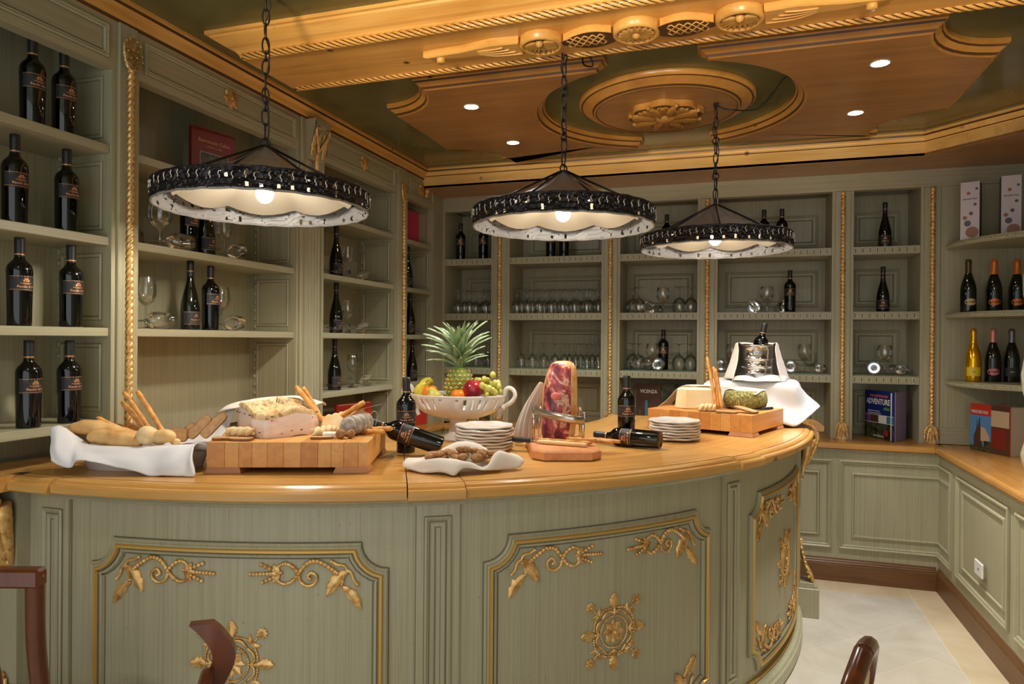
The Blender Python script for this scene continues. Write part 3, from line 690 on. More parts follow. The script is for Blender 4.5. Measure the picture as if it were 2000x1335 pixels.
# ------------------------------------------------------------ the curved bar counter
BC = (-2.147, 4.196); RB = 2.455
t = bar = thing('bar_counter', 'curved green bar counter with gilded panels and honey-coloured wooden top', 'bar counter', (BC[0], BC[1], 0))
def P(a, r, z): return (BC[0]+r*cos(R(a)), BC[1]+r*sin(R(a)), z)
def barmap(a0, r=RB):
    return lambda u, v, h: (BC[0]+(r+h)*cos(R(a0)+u/r), BC[1]+(r+h)*sin(R(a0)+u/r), v)
def sector(mb, prof, a0, a1, n, m=0, caps=True, smooth=False):
    """revolve closed profile [(r, z)] about the bar axis from a0 to a1 degrees"""
    rings = [[P(a0+(a1-a0)*i/n, r, z) for r, z in prof] for i in range(n+1)]
    return mb.loft(rings, m, smooth, None, True, caps, caps)
TOPP = [(1.42,1.052),(2.535,1.05),(2.545,1.056),(2.546,1.078),(2.541,1.084),(2.530,1.0855),(2.5285,1.083),(2.527,1.0855),(2.522,1.092),(2.512,1.0975),(2.500,1.0985),(2.4985,1.0955),(2.497,1.0955),(2.4955,1.10),(1.42,1.10)]
def shift(p, d): return [((r+d) if r > 2 else r, z) for r, z in p]
for a0, a1, d in ((-88.2,-62.28,0),(-62.2,-58.18,.014),(-58.1,-31.9,0),(-31.82,-27.9,.014),(-27.82,-2.6,0),(-91.9,-88.28,.016),(-2.52,2.4,.02)):
    n = max(3, int(abs(a1-a0)/1.0)); sector(MB(), shift(TOPP, d), a0, a1, n).build('top_board', BARTOP, bar)
# straight run to the left wall, and the blocks that carry the corbels
sector(MB(), shift(TOPP, .085), -96.6, -91.95, 4).build('top_board', BARTOP, bar)
sector(MB(), [(1.42,1.052),(2.48,1.052),(2.48,1.0995),(1.42,1.0995)], -98.2, -96.65, 2).build('top_board', BARTOP, bar)
sector(MB(), [(2.40,1.05),(2.615,1.05),(2.622,1.058),(2.622,1.078),(2.61,1.086),(2.60,1.096),(2.585,1.10),(2.40,1.10)], 2.0, 5.4, 3).build('top_block', BARTOP, bar)
# green body
sector(MB(), [(1.80,.03),(RB,.03),(RB,1.052),(1.80,1.052)], -96, 4.5, 100).build('body', PAINT, bar)
mb = MB(); sector(mb, [(RB-.01,1.018),(RB+.012,1.018),(RB+.018,1.028),(RB+.03,1.034),(RB+.036,1.0515),(RB-.01,1.0515)], -92, 3, 90); mb.build('cornice_moulding', PAINT_H, bar)
BASEP = [(RB-.02,.012),(RB+.045,.012),(RB+.045,.060),(RB+.038,.066),(RB+.034,.078),(RB+.022,.086),(RB+.018,.094),(RB+.002,.10),(RB-.02,.10)]
sector(MB(), BASEP, -92, 3, 90).build('plinth', PALE, bar)
sector(MB(), [(RB,.098),(RB+.014,.098),(RB+.017,.103),(RB+.014,.109),(RB,.109)], -92, 3, 90).build('plinth_gilt_line', GOLDLINE, bar)
# three gilded panels
FRAME = [(-.003,.0006),(0,.0006),(.0,.010),(.006,.016),(.012,.012),(.016,.014),(.020,.022),(.027,.022),(.031,.014),(.035,.009),(.037,.011),(.043,.010),(.047,.0006),(.051,.0006)]
FRM = [2,0,0,0,0,1,1,1,2,0,0,0,2]
def notched(hw, v0, v1, r, n=7):
    pts = []
    for cx, cy, a0 in ((-hw, v0, 90),(hw, v0, 180),(hw, v1, 270),(-hw, v1, 360)):
        st = [(cx+r*cos(R(a0-90*i/n)), cy+r*sin(R(a0-90*i/n))) for i in range(n+1)]
        pts += st
    return pts
orn = corner_ornament(); ros = rosette(1.0)
SO = 1.62
for c in (-75.0, -44.9, -14.9):
    fn = barmap(c); hw = R(11.45)*RB
    path = resample(notched(hw, .135, .905, .085), .05)
    mb = MB(); mb.mould(path, FRAME, True, FRM); mb.map(fn); p = mb.build('panel_frame', [PAINT, GOLDLINE, PATINA], bar)
    for sx in (-1, 1):
        for sy in (1, -1):
            q = MB().merge(orn, lambda x,y,z: fn(sx*(-hw+.088+x*SO), .52+sy*(.192+y*SO), z*SO*.9+.001))
            q.build('gilded_corner_spray', GOLD, bar)
    MB().merge(ros, lambda x,y,z: fn(x, .522+y, z+.001)).build('gilded_rosette', GOLD, bar)
# narrow recessed pilaster strips between the panels
for c in (-90.1, -59.9, -29.9, -.9):
    fn = barmap(c); w = R(1.62)*RB
    mb = MB()
    q = MB().box(-w, w, .10, 1.018, -.004, .012); mb.merge(q, fn); q = MB().box(-w-.002, w+.002, .10, 1.02, -.004, .0008, 1); mb.merge(q, fn)
    mb.build('strip', [PAINT, PATINA], bar)
    mb = MB(); q = MB(); q.mould([(-w*.62,.17),(w*.62,.17),(w*.62,.982),(-w*.62,.982)], [(-.002,.0126),(0,.0126),(.0,.017),(.006,.020),(.012,.014),(.014,.0127),(.018,.0127),(.022,.017),(.03,.017),(.034,.0127),(.036,.0127)], True, [1,0,0,0,0,1,0,0,0,1]); mb.merge(q, fn); mb.build('strip_moulding', [PAINT, PATINA], bar)
# end posts with acanthus corbels
for c, nm in ((-94.2,'l'),(2.9,'r')):
    fn = barmap(c); w = .058
    MB().merge(MB().box(-w, w, .19, 1.052, -.1, .045, 0), fn).build('end_post', PAINT, bar)
    mb = MB().merge(MB().box(-w-.016, w+.016, .0, .165, -.12, .145, 0, None, .003), fn); mb.merge(MB().box(-w-.01, w+.01, .165, .178, -.12, .135), fn); mb.merge(MB().box(-w-.004, w+.004, .178, .19, -.12, .12), fn); mb.build('foot_block', PALE if nm == 'x' else PAINT, bar)
    q = MB()                                    # upper corbel: scroll on top, leaf tapering down
    def S(v):                                    # projection of the corbel face at height v
        tt = (1.05-v)/.29; return .045+.105*(1-tt)**1.6+.012*sin(pi*tt)
    for i in range(7):
        x = (i-3)/3*.040; lv = crom([(x*.55, .79, S(.79)), (x*.8, .86, S(.86)+.006), (x*1.15, .94, S(.94)+.008), (x*1.1, 1.0, S(1.0)+.004), (x, 1.045, S(1.045)-.02)], 6)
        q.tube([(a.x, a.y, a.z) for a in lv], [.006,.0075,.009,.011,.012]*5 if False else [.0065+.005*i_/len(lv) for i_ in range(len(lv))], 7)
    for k in range(6):
        v = .80+.038*k
        for sg in (1,-1): q.sphere((sg*(.028+.0025*k), v, S(v)-.004), .011, 0, 8, 6, (1,1.3,1.0))
    for sg in (1,-1):
        q.tube([(sg*.042, 1.012+.026*cos(a*.55)*(1-a/16), .105+.026*sin(a*.55)*(1-a/16)) for a in range(15)], .008, 7)
        q.tube([(sg*.04, v, .045+(S(v)-.045)*.55) for v in (.79,.85,.9,.95,1.0)], [.008,.016,.022,.03,.034], 8)
    q.sphere((0,.775,S(.79)-.002), .018, 0, 10, 8)
    MB().merge(q, fn).build('gilded_corbel', GOLD, bar)
    q = MB()                                    # lower scroll standing on the foot block
    for i in range(5):
        x = (i-2)/2*.032; lv = crom([(x*.5,.41,.052),(x*.7,.35,.06),(x,.29,.075),(x*1.1,.235,.105),(x*1.1,.198,.115)], 6); q.tube([(a.x,a.y,a.z) for a in lv], [.006+.006*i_/len(lv) for i_ in range(len(lv))], 7)
    for k in range(7):
        v = .22+.027*k
        for sg in (1,-1): q.sphere((sg*.034, v, .05+.05*(1-(v-.2)/.2)), .010, 0, 8, 6)
    q.sphere((0,.415,.055), .014, 0, 8, 6)
    MB().merge(q, fn).build('gilded_foot_scroll', GOLD, bar)
# straight panel that closes the left end
MB().box(-2.5, -2.36, 1.70, 2.155, .0, 1.05).build('end_panel', PAINT, bar)

# ------------------------------------------------------------ three pendant lamps
def pendant(loc, label, ztop, seed):
    t = thing('pendant_lamp', label, 'lamp', (loc[0], loc[1], 2.018), R(seed*17), 'round iron pendant lamps over the bar')
    r = random.Random(seed); n = 220; rr = .371; H = .070; rows = 10
    # pierced hammered iron ring: faces are left out where the metal is cut through
    def rad(i, j): return rr + .0035*sin(j*2.1+2.3*sin(i*.55)+i*1.1) + .002*sin(i*2.7+j)
    v = []; f = []
    for j in range(rows+1):
        for i in range(n):
            a = 2*pi*i/n; z = H*j/rows + (.0022*mnoise.noise((cos(a)*28, sin(a)*28, j*.5+seed)) if j in (0, rows) else 0); q = rad(i,j); v.append((q*cos(a), q*sin(a), z))
    holes = set()
    i = 0
    while i < n-3:
        k = r.choice((4,5,5,6)); i += k
        if i >= n-2: break
        if r.random() < .62:                     # drop-shaped hole low on the band
            for j in (1,2,3)[:r.choice((2,3))]: holes.add((i, j))
        if r.random() < .7:                      # thin s-shaped cut above
            for j, di in ((5,0),(6,0),(6,1),(7,1)) if r.random() < .5 else ((5,1),(6,1),(7,0)): 
                if r.random() < .62: holes.add((i+di-1, j))
    for j in range(rows):
        for i in range(n):
            if (i, j) in holes: continue
            k = (i+1) % n; f.append((j*n+i, j*n+k, (j+1)*n+k, (j+1)*n+i))
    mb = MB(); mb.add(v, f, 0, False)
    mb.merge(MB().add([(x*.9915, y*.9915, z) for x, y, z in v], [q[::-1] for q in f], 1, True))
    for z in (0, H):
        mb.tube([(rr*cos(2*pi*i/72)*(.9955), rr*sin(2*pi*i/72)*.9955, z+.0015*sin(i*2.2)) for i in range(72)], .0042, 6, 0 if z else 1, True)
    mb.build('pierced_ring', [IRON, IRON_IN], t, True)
    mb = MB()                                    # raised s-marks on the ring
    for k in range(64):
        a = 2*pi*k/64 + r.uniform(-.02,.02); z0 = r.uniform(.034,.048)
        pts = [((rr+.005)*cos(a+.010*sin(w*1.9)), (rr+.005)*sin(a+.010*sin(w*1.9)), z0+.0065*(w-1.5)) for w in range(5)]; mb.tube(pts, .0029, 5)
    mb.build('ring_relief', STEEL, t, True)['kind'] = 'stuff'
    # eight-sided cone, dark outside and cream inside, with drooping scalloped edge
    N = 8; za, zb = .226, .062; rb = .335; rows_ = []
    for (q, z) in ((.018,za),(.10,za-.060),(.20,za-.107),(rb,zb)):
        ring = []
        for i in range(N):
            a = 2*pi*i/N
            for s_ in range(6):
                w = s_/6; b0 = (q*cos(a), q*sin(a)); b1 = (q*cos(a+2*pi/N), q*sin(a+2*pi/N)); x = b0[0]+(b1[0]-b0[0])*w; y = b0[1]+(b1[1]-b0[1])*w
                ring.append((x, y, z - (.028*sin(pi*w) if q == rb else 0)))
        rows_.append(ring)
    MB().loft(rows_, 0, False).build('cone_shade', mat('dark_sheet_metal', (150,147,142), .42, .3) if 'dark_sheet_metal' not in bpy.data.materials else bpy.data.materials['dark_sheet_metal'], t, True)
    MB().loft([[(x*.985, y*.985, z-.004) for x, y, z in q] for q in rows_], 0, True).build('cone_lining', CREAM, t, True)
    mb = MB()
    for i in range(N):
        a = 2*pi*i/N; mb.tube([(.018*cos(a),.018*sin(a),za+.002),(rb*cos(a),rb*sin(a),zb+.003)], .0042, 6)
        mb.tube([(rb*cos(a),rb*sin(a),zb),(rr*.99*cos(a),rr*.99*sin(a),zb+.004)], .0035, 6)
    mb.build('cone_ribs', IRON, t, True)
    mb = MB().lathe([(.0001,.232),(.02,.232),(.022,.225),(.02,.205),(.006,.20),(.006,.12),(.016,.115),(.018,.085),(.0001,.084)], 16); mb.build('socket_stem', IRON, t, True)
    b = MB().sphere((0,0,.056), .031, 0, 20, 14, (1,1,1.05)).build('bulb', BULB, t, True)
    lamp('pendant_light', 'SPOT', (loc[0], loc[1], 2.018+.052), 84, WARM, .033, (loc[0], loc[1], 0), 156, .22)
    # chain of alternating links up to the hook
    ring = MB().tube([(.017*cos(2*pi*i/14), 0, .017*sin(2*pi*i/14)) for i in range(14)], .0034, 6, 0, True)
    oval = MB().tube([(.012*cos(2*pi*i/18), 0, .030*sin(2*pi*i/18)) for i in range(18)], .0032, 6, 0, True)
    m_o = oval.mesh('chain_link', IRON); m_r = ring.mesh('chain_ring', IRON)
    z = .226+.016; k = 0; zt = ztop-2.018; rot = 0
    def link(me, z, rot):
        o = bpy.data.objects.new('chain_link', me); COL.objects.link(o); o.parent = t; WM[o.name] = WM[t.name]; CH.setdefault(t.name, []).append(o); o.location = (0,0,z); o.rotation_euler = (0, R(r.uniform(-4,4)), rot)
    link(m_r, z, .3)
    pat = (0,0,1,0,0,0,1,0,0,0,0,0,1)
    z += .017
    while z < zt-.02:
        isr = pat[k % len(pat)]; h = .017 if isr else .030; z += h-.005; link(m_r if isr else m_o, z, .3+(pi/2 if k % 2 == 0 else 0)); z += h-.003; k += 1
    MB().tube(crom([(0,.0,zt+.0),(.014,.004,zt-.06),(-.010,.012,zt-.14),(.016,-.006,zt-.24),(-.006,.01,zt-.36),(.012,.0,.36),(.01,.008,.28),(.003,.003,.23)],6), .0027, 6).build('cord', CABLE, t, True)
    mb = MB().lathe([(.0001,0),(.012,0),(.012,-.004),(.004,-.008),(.004,-.02)], 12, 0, True, T(0,0,zt)); mb.build('ceiling_hook', IRON, t, True)
    return t
pendant((-1.640,2.138), 'nearest and largest-looking iron pendant lamp, hanging at left over the bread basket', ZC, 1)
pendant((-.687,2.804), 'middle iron pendant lamp, hanging over the plates and ham stand', FZ+.0 if False else ZC, 2)
pendant((-.110,3.70), 'farthest iron pendant lamp, hanging at right from the ceiling medallion', ZC-.054, 3)

# ------------------------------------------------------------ mahogany chairs cut off by the bottom edge
def chair(M, label, style=0):
    t = thing('dining_chair', label, 'chair', M=M)      # local: seat faces +y, back at y = -0.2
    for sx in (-1,1):
        if style == 0:
            pts = [(sx*.17,-.20,.0),(sx*.175,-.19,.22),(sx*.18,-.19,.45),(sx*.185,-.21,.62),(sx*.195,-.25,.80),(sx*.215,-.285,.985)]
            MB().tube(crom(pts,5), .021, 8, 0, False, True, None, True, 1.0).build('back_post', CHAIRW, t, True)
        elif style == 1:                                 # flat shaped post with an S in profile
            pr = crom([(-.20,0,0),(-.185,.25,0),(-.18,.46,0),(-.215,.62,0),(-.25,.74,0),(-.262,.82,0),(-.246,.872,0),(-.226,.915,0),(-.224,.945,0),(-.245,.98,0),(-.264,1.0,0)],6)
            rg = [[(sx*.19-.013,p.x-.021,p.y),(sx*.19+.013,p.x-.021,p.y),(sx*.19+.013,p.x+.021,p.y),(sx*.19-.013,p.x+.021,p.y)] for p in pr]
            MB().loft(rg, 0, False, None, True, True, True).build('back_post', CHAIRW, t, True)
        else:
            pts = [(sx*.17,-.20,.0),(sx*.18,-.19,.45),(sx*.205,-.22,.68),(sx*.20,-.25,.84),(sx*.165,-.265,.93),(sx*.10,-.275,.98),(0,-.278,1.0)]
            MB().tube(crom(pts,6), .0175, 10, 0, False, True, None, True, 1.0).build('back_post', CHAIRW, t, True)
        MB().tube([(sx*.18,.2,.44),(sx*.175,.21,0)], [.02,.014], 8).build('leg', CHAIRW, t, True)
    MB().box(-.21,.21,-.2,.22,.44,.475,0,None,.008).build('seat', CHAIRW, t, True)
    if style == 0:
        MB().box(-.235,.235,-.305,-.268,.955,1.0,0,None,.006).build('top_rail', CHAIRW, t, True)
        for k in (-1,0,1): MB().tube(crom([(k*.06,-.195,.47),(k*.09,-.23,.7),(k*.06,-.28,.965)],5), .011, 6, 0, False, True, None, True, .5).build('back_slat', CHAIRW, t, True)
    elif style == 1:
        MB().box(-.177,.177,-.262,-.24,.84,.92,0,None,.006).build('top_rail', CHAIRW, t, True)
        MB().box(-.177,.177,-.215,-.19,.60,.66,0,None,.006).build('cross_rail', CHAIRW, t, True)
    else:
        pad = [(.165*cos(R(a)), .74+.225*sin(R(a))) for a in range(0,360,15)]
        mb = MB().mould(pad, [(0,-.01),(0,.012),(.03,.022)], True, 0, None, True, True); mb.map(lambda x,y,z: (x, -.205-.075*max(0,(y-.55)/.45)+z, y)); mb.build('upholstered_pad', mat('cream_upholstery', (206,178,134), .8), t, True)
    return t

# ------------------------------------------------------------ bottles and glasses
def wrap_cyl(mb, r, zc, a0=0.0):                  # flat (x, y) print laid on a cylinder facing +x
    return mb.map(lambda x, y, z: ((r+z)*cos(a0+x/r), (r+z)*sin(a0+x/r), zc+y))
def strip(x0, x1, y0, y1, n=10, z=0.0):
    mb = MB(); mb.loft([[(x0+(x1-x0)*i/n, y0, z), (x0+(x1-x0)*i/n, y1, z)] for i in range(n+1)], 0, True, None, False); return mb
def emblem(w):
    mb = MB()
    for i in range(9):
        a = R(-10+i*25); L = w*(.5 if i % 2 else .42); c, s = cos(a), sin(a); n = (-s*w*.07, c*w*.07)
        b = (c*w*.13, s*w*.13); e = (c*L, s*L); mdl = ((b[0]+e[0])/2, (b[1]+e[1])/2)
        mb.add([(b[0],b[1],0),(mdl[0]+n[0],mdl[1]+n[1],0),(e[0],e[1],0),(mdl[0]-n[0],mdl[1]-n[1],0)], [(0,3,2,1)])
    mb.add([(w*.1*cos(2*pi*i/8), w*.1*sin(2*pi*i/8), 0) for i in range(8)], [tuple(range(8))])
    mb.merge(strip(-w*.72, w*.72, -w*.30, -w*.22, 6)); mb.merge(strip(-w*.42, w*.42, -w*.40, -w*.35, 6)); return mb
PROTO = {}
PA = [(.0001,.004),(.030,.002),(.0355,.0),(.0365,.004),(.0385,.12),(.0395,.182),(.0385,.194),(.034,.206),(.025,.216),(.0175,.225),(.0148,.235),(.0142,.242)]
PBt = [(.0001,.004),(.032,.001),(.0395,.0),(.041,.005),(.041,.085),(.039,.115),(.032,.150),(.023,.185),(.0168,.212),(.0142,.235),(.0138,.245)]
PCh = [(.0001,.004),(.034,.001),(.0425,.0),(.044,.006),(.044,.13),(.042,.155),(.034,.19),(.023,.225),(.0165,.245),(.0155,.255)]
def bottle_parts(t, kind, label_mat=None, caps=None, body=None):
    if kind == 'A':
        MB().lathe(PA, 28).build('glass_body', body or BOTTLE, t, True)
        cp = MB().lathe([(.0152,.236),(.0154,.27),(.0158,.286),(.0158,.297),(.0135,.299),(.0001,.299)], 20).build('capsule', caps or CAPS, t, True)
        MB().lathe([(.0156,.2395),(.0157,.2435)], 20).build('gilt_band', PRINT, cp, True)
        r, z0, z1, hw = .0398, .118, .170, .052
        lb = wrap_cyl(strip(-hw, hw, z0-.144, z1-.144, 14), .0392, .144).build('label', LABEL, t, True)
        mb = MB(); 
        for y in (-.0225,.0225): mb.merge(strip(-hw, hw, y-.0006, y+.0006, 14))
        e = emblem(.026); mb.merge(e, lambda x,y,z: (x, y+.006, 0))
        tx = text_mb('Feudo di M', .0105, 'CENTER', 1.15, .0004); mb.merge(tx, lambda x,y,z: (x, y-.0155, 0))
        wrap_cyl(mb, .0396, .144).build('lettering', PRINT, lb, True)
    elif kind == 'B':
        MB().lathe(PBt, 28).build('glass_body', body or BOTTLE_G, t, True)
        cp = MB().lathe([(.0145,.24),(.0148,.28),(.0155,.296),(.0155,.308),(.013,.31),(.0001,.31)], 20).build('capsule', caps or CAPS, t, True)
        MB().lathe([(.0149,.262),(.0150,.265)], 20).build('gilt_band', PRINT, cp, True)
        hw = .058; lb = wrap_cyl(strip(-hw, hw, -.030, .030, 14), .0414, .052).build('label', LABEL, t, True)
        mb = MB()
        for y in (-.027,.027): mb.merge(strip(-hw, hw, y-.0005, y+.0005, 14))
        mb.merge(emblem(.018), lambda x,y,z: (x, y+.012, 0)); mb.merge(text_mb('Feudo di M', .0095, 'CENTER', 1.1, .0003), lambda x,y,z: (x, y-.010, 0)); mb.merge(strip(-.03,.03,-.018,-.0172,6))
        wrap_cyl(mb, .0418, .052).build('lettering', PRINT, lb, True)
    else:                                        # sparkling wine: kind = ('C', foil colour, label colour, text)
        MB().lathe(PCh, 28).build('glass_body', body or BOTTLE_G, t, True)
        MB().lathe([(.018,.222 if label_mat[2] != 'long' else .20),(.0172,.25),(.0165,.285),(.0178,.295),(.0185,.305),(.016,.322),(.010,.327),(.0001,.328)] if label_mat[2] != 'long' else [(.0285,.207),(.021,.23),(.0172,.25),(.0165,.285),(.0178,.295),(.0185,.305),(.016,.322),(.010,.327),(.0001,.328)], 20).build('foil', caps, t, True)
        mb = MB(); mb.loft([[(.046*.0+.034*cos(2*pi*i/24)*q, .021*sin(2*pi*i/24)*q, 0) for i in range(24)] for q in (1,.5,.01)], 0, True)
        if label_mat[1] == 'rect': mb = strip(-.042,.042,-.027,.027,10)
        lb = wrap_cyl(mb, .0444, .062).build('label', label_mat[0], t, True)
        wrap_cyl(text_mb(label_mat[3], .009, 'CENTER', 1.0, .0003), .0449, .059).build('lettering', label_mat[4], lb, True)
def bottle(kind, M, label, group=None):
    if kind not in PROTO:
        t = thing('wine_bottle', label, 'bottle', M=M, group=group); bottle_parts(t, kind); PROTO[kind] = t; return t
    return dup(PROTO[kind], M, label, group)
GP = {'tulip': [(.0001,.003),(.034,.0015),(.035,.003),(.012,.006),(.0042,.012),(.0036,.05),(.004,.092),(.010,.098),(.026,.112),(.037,.135),(.0395,.155),(.036,.185),(.031,.212)],
      'balloon': [(.0001,.003),(.038,.0015),(.039,.003),(.013,.006),(.0045,.012),(.0038,.04),(.0045,.078),(.012,.083),(.034,.098),(.048,.125),(.0505,.15),(.046,.178),(.040,.196)],
      'small': [(.0001,.003),(.032,.0015),(.033,.003),(.011,.006),(.004,.012),(.0034,.05),(.0042,.082),(.010,.087),(.026,.10),(.0345,.124),(.035,.145),(.031,.172),(.028,.19)]}
GH = {'tulip': .212, 'balloon': .196, 'small': .19}
def glass(kind, M, label, group=None):
    k = 'g'+kind
    if k not in PROTO:
        o = MB().lathe(GP[kind], 22).build('wine_glass', GLASS); tag(o, label, 'glass', group); o.matrix_world = M; PROTO[k] = o; return o
    return dup(PROTO[k], M, label, group)
def upside(kind, x, y, z, rz=0): return T(x, y, z+GH[kind], rz, pi)
def lying(kind, x, y, z, rz):
    """on its side: bowl and foot touching the shelf, mouth pointing along rz"""
    rb, zb, rf, zf = {'tulip': (.0395,.155,.035,.003), 'balloon': (.0505,.15,.039,.003), 'small': (.035,.145,.033,.003)}[kind]
    tilt = math.asin((rb-rf)/(zb-zf))
    zc = rf*cos(tilt)+.0005-.003*sin(tilt)
    return T(x, y, z+rf/cos(tilt)+.0008, rz) @ Matrix.Rotation(pi/2-tilt, 4, 'Y') @ Matrix.Translation((0,0,-.11))

# left wall, bay by bay
ORD = ('top', 'second', 'third', 'lowest')
for z, ys, sh in zip(SZ, ((1.774,1.892),(1.714,1.905),(1.732,1.924),(1.767,1.92)), ORD):
    for y, sd in zip(ys, ('left', 'right')):
        bottle('A', T(-2.312, y, z+.0005, R(-6 if sd == 'left' else -2)), '%s of the two black wine bottles on the %s shelf of the far left bay' % (sd, sh), 'bottle pairs in the far left bay')
bottle('B', T(-2.34, 2.537, SZ[2]+.0005, R(-8)), 'slope-shouldered dark green wine bottle on the wide left bay\'s lowest shelf', 'wine bottles in the wide left bay')
bottle('A', T(-2.33, 2.653, SZ[2]+.0005, R(2)), 'high-shouldered black wine bottle on the wide left bay\'s lowest shelf', 'wine bottles in the wide left bay')
bottle('A', T(-2.34, 2.528, SZ[1]+.0005, R(4)), 'high-shouldered black wine bottle half hidden by the nearest lamp', 'wine bottles in the wide left bay')
bottle('B', T(-2.33, 2.62, SZ[1]+.0005, R(6)), 'slope-shouldered wine bottle half hidden by the nearest lamp', 'wine bottles in the wide left bay')
WG = 'wine glasses in the wide left bay'
glass('tulip', T(-2.31, 2.262, SZ[2]), 'upright wine glass at the left end of the wide left bay\'s lowest shelf', WG)
glass('tulip', lying('tulip', -2.37, 2.33, SZ[2], R(72)), 'wine glass lying on its side left of the slope-shouldered bottle', WG)
glass('tulip', T(-2.36, 2.762, SZ[2]), 'upright wine glass right of the high-shouldered bottle on the wide left bay\'s lowest shelf', WG)
glass('tulip', lying('tulip', -2.36, 2.80, SZ[2], R(-15)), 'wine glass lying mouth forward at the right on the wide left bay\'s lowest shelf', WG)
glass('balloon', T(-2.34, 2.362, SZ[1]), 'upright round wine glass seen under the left rim of the nearest lamp', WG)
glass('tulip', lying('tulip', -2.33, 2.40, SZ[1], R(62)), 'wine glass lying on its side on the wide left bay\'s middle shelf', WG)
glass('tulip', T(-2.38, 2.80, SZ[1]), 'upright wine glass right of the bottles under the nearest lamp', WG)
glass('tulip', lying('tulip', -2.34, 2.79, SZ[1], R(-20)), 'wine glass lying mouth forward on the wide left bay\'s middle shelf', WG)
GB = 'wine glasses in the bay right of the fluted pilaster'
for z, yb, yg, yl, sh in ((SZ[1],3.74,3.90,4.05,'upper'),(SZ[2],3.744,3.905,4.05,'middle'),(SZ[3],3.732,3.97,4.09,'lowest')):
    bottle('B', T(-2.345, yb, z+.0005, R(0)), 'slope-shouldered wine bottle among glasses on the %s shelf, right of the fluted pilaster' % sh, 'bottles right of the fluted pilaster')
    glass('tulip', T(-2.36, yg, z), 'upright wine glass on the %s shelf, right of the fluted pilaster' % sh, GB)
    glass('tulip', lying('tulip', -2.36, yl, z, R(75)), 'wine glass lying at the right of the %s shelf, right of the fluted pilaster' % sh, GB)
    glass('tulip', lying('tulip', -2.36, 3.60, z, R(-100)), 'wine glass lying left of the bottle on the %s shelf, right of the fluted pilaster' % sh, GB)
for z, y, sh in ((SZ[1],4.692,'upper'),(SZ[2],4.741,'middle'),(SZ[3],4.781,'lower')):
    bottle('B', T(-2.335, y, z+.0005, R(-4)), 'single slope-shouldered wine bottle on the %s shelf of the narrow left corner bay' % sh, 'bottles in the narrow left corner bay')
# back wall
bottle('A', T(-2.137, 5.25, BZ[0]+.0005, R(-80)), 'left bottle of two on top shelf of the back wall\'s left corner bay', 'bottles on the top back shelves')
bottle('A', T(-1.942, 5.25, BZ[0]+.0005, R(-85)), 'right bottle of two on top shelf of the back wall\'s left corner bay', 'bottles on the top back shelves')
bottle('A', T(-1.391, 5.28, BZ[0]+.0005, R(-85)), 'left of two dark bottles just below the middle lamp rim', 'bottles on the top back shelves')
bottle('A', T(-1.284, 5.28, BZ[0]+.0005, R(-85)), 'right of two dark bottles just below the middle lamp rim', 'bottles on the top back shelves')
bottle('A', T(-.502, 5.28, BZ[0]+.0005, R(-90)), 'dark bottle on top back shelf between the middle and far lamps', 'bottles on the top back shelves')
bottle('A', T(.178, 5.28, BZ[0]+.0005, R(-90)), 'left of two dark bottles above the far lamp rim', 'bottles on the top back shelves')
bottle('A', T(.297, 5.28, BZ[0]+.0005, R(-90)), 'right of two dark bottles above the far lamp rim', 'bottles on the top back shelves')
bottle('B', T(.951, 5.28, BZ[0]+.0005, R(-95)), 'single dark bottle on top shelf above the blue book', 'single bottles above the blue book')
bottle('B', T(.942, 5.28, BZ[1]+.0005, R(-95)), 'single dark bottle on middle shelf above the blue book', 'single bottles above the blue book')
bottle('A', T(-.524, 5.32, BZ[2]+.0085, R(-90)), 'dark wine bottle standing among glasses on the back wall\'s lowest shelf', 'wine bottles among the back glasses')
bottle('A', T(.354, 5.29, BZ[1]+.0005, R(-88)), 'dark wine bottle right of three round glasses on middle back shelf', 'wine bottles among the back glasses')
ORDN = ('leftmost','second','third','fourth','fifth','sixth','seventh','eighth')
def row(kind, xs, y, z, lb, gr):
    for i, x in enumerate(xs): glass(kind, upside(kind, x, y+rnd.uniform(-.006,.006), z), '%s %s' % ('rightmost' if i == len(xs)-1 else ORDN[i], lb), gr)
row('small', (-2.155,-2.053,-1.916), 5.25, BZ[1], 'upside-down wine glass in front row, middle shelf of the back left corner bay', 'front glasses in the left corner bay')
row('small', (-2.14,-2.045,-1.975,-1.91), 5.36, BZ[1], 'upside-down wine glass in rear row, middle shelf of the back left corner bay', 'rear glasses in the left corner bay')
row('small', (-2.113,-2.015,-1.913), 5.30, BZ[2]+.008, 'upside-down wine glass on lowest shelf of the back left corner bay', 'low glasses in the left corner bay')
row('small', (-1.65,-1.559,-1.463,-1.372,-1.279,-1.186,-1.092,-1.004), 5.235, BZ[1], 'upside-down wine glass in front row, middle back shelf behind the middle lamp', 'front glasses of the long row')
row('small', (-1.64,-1.548,-1.454,-1.362,-1.27,-1.177,-1.084), 5.325, BZ[1], 'upside-down wine glass in second row, middle back shelf behind the middle lamp', 'second row of the long row of glasses')
row('small', (-1.625,-1.533,-1.44,-1.348,-1.256,-1.163,-1.07), 5.415, BZ[1], 'upside-down wine glass in third row, middle back shelf behind the middle lamp', 'third row of the long row of glasses')
row('small', (-1.619,-1.526,-1.434,-1.343,-1.27,-1.18,-1.092,-1.004), 5.26, BZ[2]+.008, 'upside-down wine glass in front row, lowest back shelf behind the ham', 'front glasses behind the ham')
row('small', (-1.255,-1.165,-1.072), 5.36, BZ[2]+.008, 'upside-down wine glass in rear row, lowest back shelf behind the ham', 'rear glasses behind the ham')
